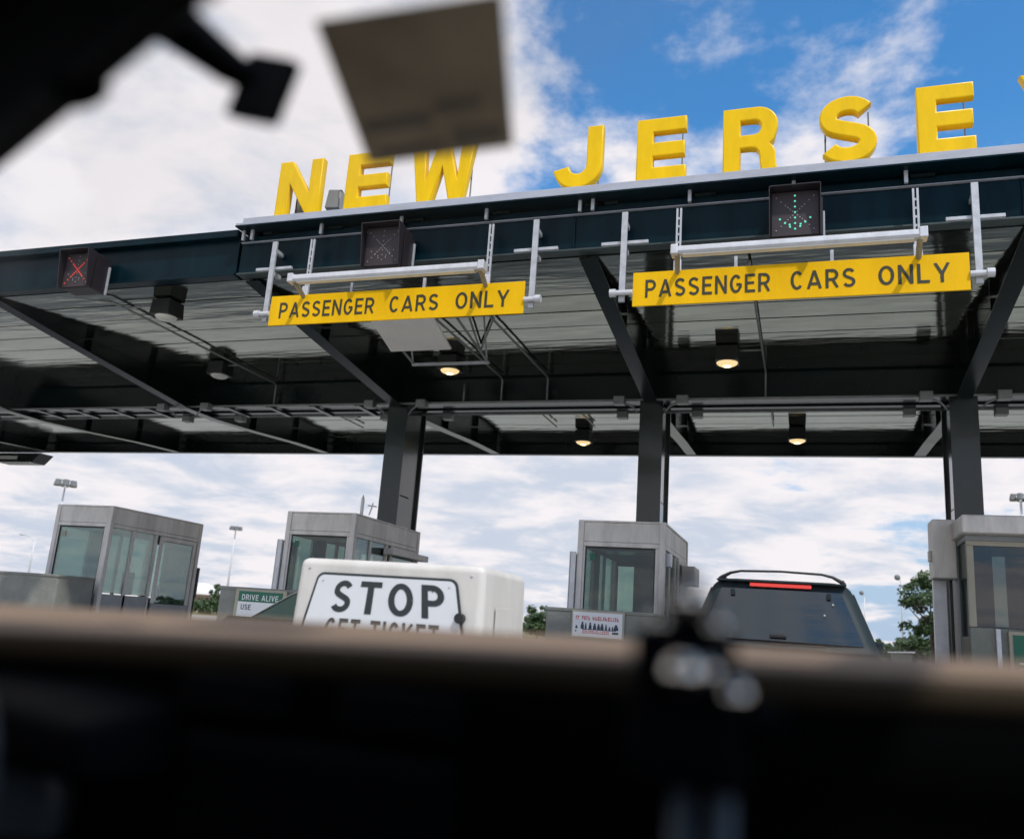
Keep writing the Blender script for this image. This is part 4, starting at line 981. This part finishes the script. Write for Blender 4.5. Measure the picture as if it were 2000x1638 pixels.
# ------------------------------------------------------------------ light poles
def mast(x, y, h, lab, n=6, r=.9, size=.55):
    t_ = thing('light_mast', (x, y, 0), lab, 'light pole', 'tall light masts beyond the plaza')
    MB().tube([(x, y, -.05), (x, y, h*.5), (x, y, h)], [.26, .19, .12], 8).build('pole', m_polew, t_, smooth=True)
    MB().tube([(x+r*math.cos(a*math.pi/8), y+r*math.sin(a*math.pi/8), h-.15) for a in range(16)], .05, 6, closed=True).build('ring', m_galv, t_)
    for k in range(n):
        a = 2*math.pi*k/n+.3; cx, cy = x+r*1.2*math.cos(a), y+r*1.2*math.sin(a)
        MB().loft([[(cx+size*.5*math.cos(b_*math.pi/4), cy+size*.5*math.sin(b_*math.pi/4), h-.25-size*.65) for b_ in range(8)], [(cx+size*.33*math.cos(b_*math.pi/4), cy+size*.33*math.sin(b_*math.pi/4), h-.1) for b_ in range(8)]]).build('luminaire', m_letback, t_)
        MB().tube([(x, y, h-.12), (cx, cy, h-.12)], .04, 5).build('arm', m_galv, t_)
mast(-1.039*110, 110, 1.05+.166*110, 'tall light mast rising behind the far-left booth', 6, 1.1, 1.2)
mast(-.731*170, 170, 1.05+.107*170, 'slim light mast between the far-left booth and the STOP cabinet', 6, .9, 1.0)
mast(.2085*110, 110, 1.05+.170*110, 'light mast above the right booth roof at the picture edge', 6, .7, .8)
def streetlamp(x, y, h, ax, lab, L=2.4):
    t_ = thing('street_lamp', (x, y, 0), lab, 'street lamp', 'street lamps beyond the plaza')
    MB().tube([(x, y, -.05), (x, y, h*.6), (x, y, h*.93)], [.14, .10, .08], 8).build('pole', m_polew, t_, smooth=True)
    if ax:
        MB().tube([(x, y, h*.90), (x+ax*L*.4, y, h*.965), (x+ax*L, y, h)], .05, 6).build('arm', m_polew, t_, smooth=True)
        MB().sphere((x+ax*(L+.35), y, h), .42, 10, 6, (1.2, .45, .28)).build('lamp_head', m_polew, t_, smooth=True)
    else:
        MB().tube([(x, y, h*.93), (x-.3, y, h*.98), (x-.55, y, h)], .06, 6).build('arm', m_polew, t_)
        MB().sphere((x-.45, y, h-.1), .5, 10, 6, (.8, .6, .8)).build('lamp_head', m_letback, t_, smooth=True)
streetlamp(-1.076*95, 95, 1.05+.083*95, -1, 'curved-arm street lamp at the far left beyond the concrete wall', 2.2)
streetlamp(.0935*130, 130, 1.05+.080*130, 0, 'slim lamp post standing in front of the right-hand tree')
streetlamp(.0575*170, 170, 1.05+.062*170, 0, 'slim lamp post seen just right of the SUV roof')
# dark flag-like post beside the far-left booth
t_ = thing('marker_post', (-.782*17.5, 17.5, .17), 'thin dark post just right of the far-left booth', 'post')
MB().tube([(-.782*17.5, 17.5, 0), (-.782*17.5, 17.5, 1.75)], .02, 6).build('post_shaft', m_dark, t_)
MB().box(-.782*17.5-.03, -.782*17.5+.03, 17.47, 17.53, 1.2, 1.9).build('post_sleeve', m_dark, t_)

# ------------------------------------------------------------------ dome and vegetation
dx_, dy_ = -.7705*150, 150
t_ = thing('storage_dome', (dx_, dy_, 0), 'white dome on a low brown base far beyond the left lanes', 'dome')
MB().tube([(dx_, dy_, -.05), (dx_, dy_, 3.1)], 5.4, 28).build('base_wall', m_brick, t_)
MB().sphere((dx_, dy_, 3.1), 3.3, 28, 8, (1, 1, .72), .5).build('dome_shell', m_dome, t_, smooth=True)
def tree(x, y, h, rx, rz, zc0, lab, leaves=2600, size=.26, seed=1, trunk=True, kind='tree', mats=(0, 1, 2), group='trees and bushes beyond the plaza'):
    rd = random.Random(seed)
    t_ = thing('leafy_tree' if trunk else 'bush', (x, y, 0), lab, 'tree' if trunk else 'bush', group)
    m_ = MB()
    zt_ = zc0 if trunk else h*.35
    m_.tube([(x, y, -.05), (x+.1, y, zt_*.5), (x-.05, y, zt_), (x, y, h*.8)], [h*.026, h*.02, h*.016, h*.005], 8)
    tips = []
    for k in range(9 if trunk else 5):
        a = rd.uniform(0, 6.28); z0 = rd.uniform(zt_*.7, h*.65); L = rx*rd.uniform(.5, .9)
        e = (x+L*math.cos(a), y+L*math.sin(a), min(h*.95, z0+rd.uniform(.15, .35)*h))
        m_.tube([(x, y, z0), ((x+e[0])/2, (y+e[1])/2, z0+(e[2]-z0)*.35), e], [h*.010, h*.007, h*.003], 5); tips.append(e)
    m_.build('trunk', m_bark, t_, smooth=True)
    # clumps through the volume, leaves in the clumps
    cl = []
    nC = 34 if trunk else 16
    cz = (zc0+h)/2; hz_ = (h-zc0)/2
    while len(cl) < nC:
        u = Vector((rd.uniform(-1, 1), rd.uniform(-1, 1), rd.uniform(-1, 1)))
        if u.length > 1 or u.length < .25: continue
        w = 1.0 if u.z < .2 else 1.0-.45*(u.z-.2)
        cl.append((Vector((x+u.x*rx*w, y+u.y*rx*w, cz+u.z*hz_)), rd.uniform(.16, .34)*rx))
    for e in tips: cl.append((Vector(e), rd.uniform(.14, .26)*rx))
    parts = [MB(), MB(), MB()]
    per = leaves//len(cl)
    for ci, (c_, r_) in enumerate(cl):
        for _ in range(per):
            u = Vector((rd.gauss(0, 1), rd.gauss(0, 1), rd.gauss(0, .75))); u = u.normalized()*r_*rd.uniform(.45, 1.05)
            p = c_+u; n = (u.normalized()+Vector((rd.uniform(-.8, .8), rd.uniform(-.8, .8), rd.uniform(-.2, .9)))).normalized()
            a = n.cross(Vector((rd.uniform(-1, 1), rd.uniform(-1, 1), rd.uniform(-1, 1)))).normalized(); b_ = n.cross(a)
            s_ = size*rd.uniform(.6, 1.25)
            parts[mats[rd.randrange(3)]].add([p-a*s_*.5, p+b_*s_*.32, p+a*s_*.5, p-b_*s_*.32], [(0, 1, 2, 3)])
    for k, q in enumerate(parts):
        if q.v:
            o = q.build('crown', m_leaf[k], t_)
            o['kind'] = 'stuff'
tree(.1205*105, 105, 9.9, 3.0, 4, 2.4, 'tall leafy tree at the right, beside the wide booth', 5200, .42, 11)
tree(.112*112, 112, 3.6, 3.2, 2, .4, 'low bush below the tall right-hand tree', 1800, .42, 12, False)
tree(.0975*116, 116, 2.9, 2.6, 2, .3, 'low bush between the SUV and the tall tree, right one', 1500, .40, 13, False)
tree(.085*120, 120, 2.2, 2.2, 2, .3, 'low bush between the SUV and the tall tree, left one', 1300, .38, 14, False)
tree(.134*112, 112, 3.4, 3.0, 2, .4, 'low bush half hidden behind the right booth post', 1500, .40, 15, False)
tree(-.2985*92, 92, 3.9, 1.7, 2, .6, 'rounded green tree between the STOP cabinet and the middle booth', 2600, .34, 16)
tree(-.743*100, 100, 3.9, 1.3, 2, .5, 'small tree left of the concrete block with the green sign', 1700, .36, 17)
tree(-.772*97, 97, 1.9, 3.0, 1, .2, 'low green bush in front of the white dome', 2000, .36, 18, False)
tree(-.752*95, 95, 1.7, 2.4, 1, .2, 'low green bush right of the white dome', 1500, .36, 19, False)
tree(-.286*90, 90, 2.4, 1.6, 1, .2, 'low bush beside the rounded green tree', 1200, .32, 20, False)
# far wood along the horizon, one mass
rd = random.Random(5); fm = MB()
for k in range(5200):
    a = rd.uniform(-1.5, .75); Y = rd.uniform(260, 330); X = a*Y
    hmax = 3.4+1.6*math.sin(a*9)+1.2*math.sin(a*23+1)
    z = rd.uniform(-.5, max(1.0, hmax)); s_ = rd.uniform(.8, 1.7)
    n = Vector((rd.uniform(-1, 1), rd.uniform(-1.4, .2), rd.uniform(-.3, 1))).normalized(); aa = n.cross(Vector((0.3, .2, 1))).normalized(); bb = n.cross(aa)
    p = Vector((X, Y, z)); fm.add([p-aa*s_, p+bb*s_*.7, p+aa*s_, p-bb*s_*.7], [(0, 1, 2, 3)])
tag(fm.build('far_wood', m_leaf[2], base=(0, 290, 0)), 'low line of distant trees along the horizon', 'wood', None, 'stuff')
# grey shed roof far right
t_ = thing('roadside_shed', (.0915*100, 100, 0), 'small grey-roofed shed beyond the lanes, right of the SUV', 'shed')
sx_ = .0915*100
MB().box(sx_-.9, sx_+.9, 99.2, 101, -.05, 1.25).build('shed_wall', m_stone, t_)
MB().hexa([(sx_-1.2, 98.9, 1.26), (sx_+1.2, 98.9, 1.4), (sx_+1.2, 101.3, 1.4), (sx_-1.2, 101.3, 1.26), (sx_-1.2, 98.9, 1.38), (sx_+1.2, 98.9, 1.55), (sx_+1.2, 101.3, 1.55), (sx_-1.2, 101.3, 1.38)]).build('shed_roof', m_galv, t_)

# ------------------------------------------------------------------ own car around the camera
XC = -.42
own = thing('own_car', (XC, .2, 0), 'interior of the car the picture is taken from, dark dashboard and tan top', 'car')
hwid = .90
# dashboard top: tan, thin as seen from here, following the curve of the windshield base
def dz_top(x, y):
    f = (y-.80)/.42
    return EYE+(1-f)*(-.013+.032*x)+f*(-.001+.016*x)
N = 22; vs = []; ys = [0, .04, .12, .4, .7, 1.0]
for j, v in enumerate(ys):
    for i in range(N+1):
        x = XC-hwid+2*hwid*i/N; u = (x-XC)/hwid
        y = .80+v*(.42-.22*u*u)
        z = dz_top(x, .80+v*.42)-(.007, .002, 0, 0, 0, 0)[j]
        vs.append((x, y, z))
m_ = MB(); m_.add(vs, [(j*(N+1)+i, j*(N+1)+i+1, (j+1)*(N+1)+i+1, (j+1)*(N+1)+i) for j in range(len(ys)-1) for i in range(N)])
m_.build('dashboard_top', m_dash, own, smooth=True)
vs = []
for j, (y, dzz) in enumerate(((.806, -.004), (.797, -.009), (.793, -.018), (.795, -.030), (.80, -.034))):
    for i in range(N+1):
        x = XC-hwid+2*hwid*i/N; vs.append((x, y, dz_top(x, .80)+dzz))
m_ = MB(); m_.add(vs, [(j*(N+1)+i, j*(N+1)+i+1, (j+1)*(N+1)+i+1, (j+1)*(N+1)+i) for j in range(4) for i in range(N)])
m_.build('dashboard_edge', m_dashe, own, smooth=True)
vs = []
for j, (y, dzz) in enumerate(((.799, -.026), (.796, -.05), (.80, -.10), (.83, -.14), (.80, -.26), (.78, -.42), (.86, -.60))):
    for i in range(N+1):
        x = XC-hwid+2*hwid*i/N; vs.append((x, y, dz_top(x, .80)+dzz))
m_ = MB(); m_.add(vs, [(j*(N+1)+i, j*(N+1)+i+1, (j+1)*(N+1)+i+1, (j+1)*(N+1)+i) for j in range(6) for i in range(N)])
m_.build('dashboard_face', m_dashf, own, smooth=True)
MB().box(XC-.16, XC+.12, .75, .80, .72, .93).build('radio_panel', m_vinyl, own, bevel=.01)
for vx in (XC-.12, XC+.06, .30): MB().box(vx-.06, vx+.06, .765, .80, .945, .985).build('air_vent', m_vinyl, own, bevel=.006)
# instrument binnacle and steering wheel on the left
MB().loft([[(XC-.58, .66, .89), (XC-.18, .66, .89), (XC-.20, .66, .935), (XC-.30, .66, .945), (XC-.46, .66, .945), (XC-.56, .66, .935)],
           [(XC-.60, .82, .88), (XC-.16, .82, .88), (XC-.18, .82, .955), (XC-.28, .82, .965), (XC-.48, .82, .965), (XC-.58, .82, .955)]]).build('instrument_hood', m_vinyl, own, bevel=.012)
wc = Vector((-.675, .42, .845)); tilt = R(28)
ax = Vector((1, 0, 0)); ay = Vector((0, math.sin(tilt), math.cos(tilt)))
sw = MB(); sw.tube([wc+(ax*math.cos(2*math.pi*k/36)+ay*math.sin(2*math.pi*k/36))*.185 for k in range(36)], .0155, 10, closed=True); sw = sw.build('steering_wheel', m_wheel, own, smooth=True)
MB().sphere(wc, .06, 14, 8, (1, .5, .8)).build('hub', m_vinyl, sw, smooth=True)
for a in (200, 340, 270): MB().tube([wc, wc+(ax*math.cos(R(a))+ay*math.sin(R(a)))*.18], .016, 6).build('spoke', m_vinyl, sw)
MB().tube([wc, wc+Vector((0, .30, -.06))], .04, 10).build('steering_column', m_vinyl, own)
dc = Vector((-.80, .762, .838))
MB().tube([dc+Vector((math.cos(2*math.pi*k/32)*.074, 0, math.sin(2*math.pi*k/32)*.074)) for k in range(32)], .011, 10, closed=True).build('dial_ring', m_wheel, own, smooth=True)
MB().tube([dc+Vector((0, .02, 0)), dc+Vector((0, .034, 0))], .068, 24).build('dial_face', m_wheel, own)
# windshield: raked, curved
prof = [(.56, 1.665), (.70, 1.650), (.90, 1.618), (1.00, 1.56), (1.11, 1.42), (1.20, 1.24), (1.27, 1.035)]
vs = []
for y, z in prof:
    for i in range(13):
        u = -1+i/6; vs.append((XC+u*(.76+.22*(1.665-z)), y-(.05+.30*(1.665-z))*u*u, z-.012*u*u))
m_ = MB(); m_.add(vs, [(j*13+i, j*13+i+1, (j+1)*13+i+1, (j+1)*13+i) for j in range(6) for i in range(12)])
m_.build('windshield', m_wind, own, smooth=True)
# pillars, roof, doors, floor, rear wall, bonnet
for s_ in (-1, 1):
    P0 = [(XC+s_*(.76+.22*(1.665-z))+s_*.03, y-(.05+.30*(1.665-z))-.02, z-.012) for y, z in prof]
    MB().tube(P0, .042, 8).build('windshield_pillar', m_vinyl, own, smooth=True)
    MB().box(min(XC+s_*.89, XC+s_*.97), max(XC+s_*.89, XC+s_*.97), -1.9, .98, .35, 1.0).build('door_panel', m_vinyl, own, bevel=.02)
    MB().box(min(XC+s_*.975, XC+s_*.995), max(XC+s_*.975, XC+s_*.995), -1.95, 1.25, .32, .99).build('door_skin', m_ownpaint, own, bevel=.01)
    for yb in (-.45, -1.5): MB().tube([(XC+s_*.93, yb, 1.0), (XC+s_*.80, yb-.02, 1.64)], .045, 8).build('door_pillar', m_vinyl, own)
    for y0_, y1_ in ((-.40, .30), (-1.45, -.5)):
        MB().add([(XC+s_*.925, y0_, 1.01), (XC+s_*.925, y1_+(.5 if y1_ > 0 else 0), 1.01), (XC+s_*.805, y1_, 1.63), (XC+s_*.805, y0_, 1.63)], [(0, 1, 2, 3)]).build('side_window', m_wind, own)
MB().box(XC-.82, XC+.82, -2.1, .52, 1.655, 1.68).build('headliner', m_head, own, bevel=.01)
MB().box(XC-.84, XC+.84, -2.15, .545, 1.683, 1.71).build('roof_panel', m_ownpaint, own, bevel=.012)
MB().box(XC-.80, XC+.80, .515, .56, 1.645, 1.676).build('roof_header', m_head, own, bevel=.01)
MB().box(XC-.97, XC+.97, -2.1, -2.05, .35, 1.05).build('rear_panel', m_vinyl, own)
MB().box(XC-.97, XC+.97, -2.05, 1.28, .33, .36).build('floor', m_vinyl, own)
MB().box(XC-.78, XC+.78, -1.5, -.95, .37, .75).build('rear_seat', m_vinyl, own, bevel=.06)
MB().box(XC-.78, XC+.78, -1.66, -1.48, .60, 1.2).build('rear_seat_back', m_vinyl, own, bevel=.06)
MB().box(XC-.62, XC-.14, -.45, .10, .37, .66).build('driver_seat', m_vinyl, own, bevel=.06)
MB().hexa([(XC-.62, -.62, .6), (XC-.14, -.62, .6), (XC-.14, -.45, .6), (XC-.62, -.45, .6), (XC-.60, -.80, 1.25), (XC-.16, -.80, 1.25), (XC-.16, -.68, 1.25), (XC-.60, -.68, 1.25)]).build('driver_seat_back', m_vinyl, own, bevel=.04)
m_ = MB(); m_.loft([[(XC-.86, y, z0), (XC-.86, y, z1), (XC-.5, y, z1+.03), (XC+.5, y, z1+.03), (XC+.86, y, z1), (XC+.86, y, z0)] for y, z0, z1 in ((1.30, .4, .94), (1.8, .35, .90), (2.4, .35, .84), (2.62, .4, .70))]); m_.build('bonnet', m_ownpaint, own, bevel=.02)
for s_ in (-1, 1):
    for yy in (1.75, -1.4):
        xw = XC+s_*.80; w = MB(); w.tube([(xw-.10, yy, .34), (xw+.10, yy, .34)], .34, 24); w.build('wheel', m_tyre, own)
# sun visor (driver side), swung out
vis = [(-1.175, .75), (-.325, .39)]
d = Vector((vis[1][0]-vis[0][0], vis[1][1]-vis[0][1], 0)); nn = Vector((d.y, -d.x, 0)).normalized()
c0 = Vector(((vis[0][0]+vis[1][0])/2, (vis[0][1]+vis[1][1])/2, 0))
m_ = MB(); m_.obox(c0+Vector((0, 0, 1.56)), d/2, nn*.014, (0, 0, .092)); m_.build('sun_visor', m_vinyl, own, bevel=.02, seg=3)
MB().hexa([(-1.20, .50, 1.626), (-.66, .50, 1.642), (-.78, .62, 1.636), (-1.18, .72, 1.604), (-1.20, .50, 1.638), (-.66, .50, 1.654), (-.78, .62, 1.646), (-1.18, .72, 1.614)]).build('corner_trim', m_vinyl, own)
e = Vector((-.60, .505, 1.47)); m_ = MB(); m_.sphere(e+Vector((0, 0, .005)), .028, 12, 8, (1.4, .6, .6)); m_.build('visor_clip', m_vinyl, own, smooth=True)
m_ = MB(); m_.tube([(-.66, .555, 1.66), (-.605, .60, 1.62), (-.57, .655, 1.60), (-.555, .675, 1.595)], [.034, .026, .019, .015], 10); m_.build('hook_arm', m_vinyl, own, smooth=True)
m_ = MB(); m_.obox((-.541, .68, 1.585), (.026, .004, -.006), (.0, .012, .004), (.007, .004, .040)); m_.build('hook_pad', m_vinyl, own, bevel=.006)

# card at the top of the windshield
cardc = thing('paper_card', (-.36, .76, 1.6), 'blurred brown card hanging at the top of the windshield', 'card')
q = [(-.472, .655, EYE+.586), (-.268, .655, EYE+.582), (-.323, .862, EYE+.549), (-.512, .862, EYE+.546)]
q = [Vector(p) for p in q]; nrm = (q[1]-q[0]).cross(q[3]-q[0]).normalized()
m_ = MB(); m_.hexa([tuple(p) for p in q]+[tuple(p+Vector((0, 0, .0016))) for p in q]); m_.build('sheet', m_card, cardc)
def onq(u, v): return q[0]*(1-u)*(1-v)+q[1]*u*(1-v)+q[2]*u*v+q[3]*(1-u)*v-Vector((0, 0, .0006))
for a, b_, c_, d_ in ((.06, .50, .66, .76), (.55, .82, .60, .68), (.10, .55, .88, .95), (.62, .94, .82, .93)):
    MB().add([onq(a, c_), onq(b_, c_), onq(b_, d_), onq(a, d_)], [(0, 1, 2, 3)]).build('print_block', m_cardink, cardc)

# clamp stand in front of the dashboard
st = thing('clamp_stand', (-.07, .62, .36), 'blurred black clamp stand with shiny screws in front of the dashboard', 'stand')
MB().tube([(-.079, .62, .362), (-.079, .62, .975)], .007, 12).build('pole', m_wheel, st, smooth=True)
MB().tube([(-.053, .62, .362), (-.053, .62, .975)], .008, 12).build('pole', m_wheel, st, smooth=True)
MB().tube([(-.066, .62, .36), (-.066, .62, .375)], .12, 24).build('foot', m_vinyl, st)
MB().hexa([(-.118, .60, .955), (-.035, .60, .955), (-.035, .645, .955), (-.118, .645, .955), (-.112, .60, 1.062), (-.048, .60, 1.062), (-.048, .645, 1.062), (-.112, .645, 1.062)]).build('clamp_body', m_vinyl, st, bevel=.012)
MB().box(-.095, -.062, .605, .64, 1.062, 1.082).build('clamp_top', m_vinyl, st, bevel=.005)
MB().box(-.088, -.070, .60, .63, 1.083, 1.094).build('clamp_cap', m_vinyl, st, bevel=.003)
MB().tube([(-.035, .62, 1.0), (-.015, .62, 1.0)], .014, 10).build('side_knob', m_vinyl, st)
for tx_, tz_, r_ in ((-.1275, .043, .009), (-.157, .018, .006), (-.094, .017, .006), (-.1283, -.036, .0135), (-.1036, -.033, .008), (-.0726, -.054, .009)):
    Y = .592; MB().sphere((tx_*Y, Y, EYE+tz_*Y), r_, 14, 10).build('screw', m_chrome, st, smooth=True)
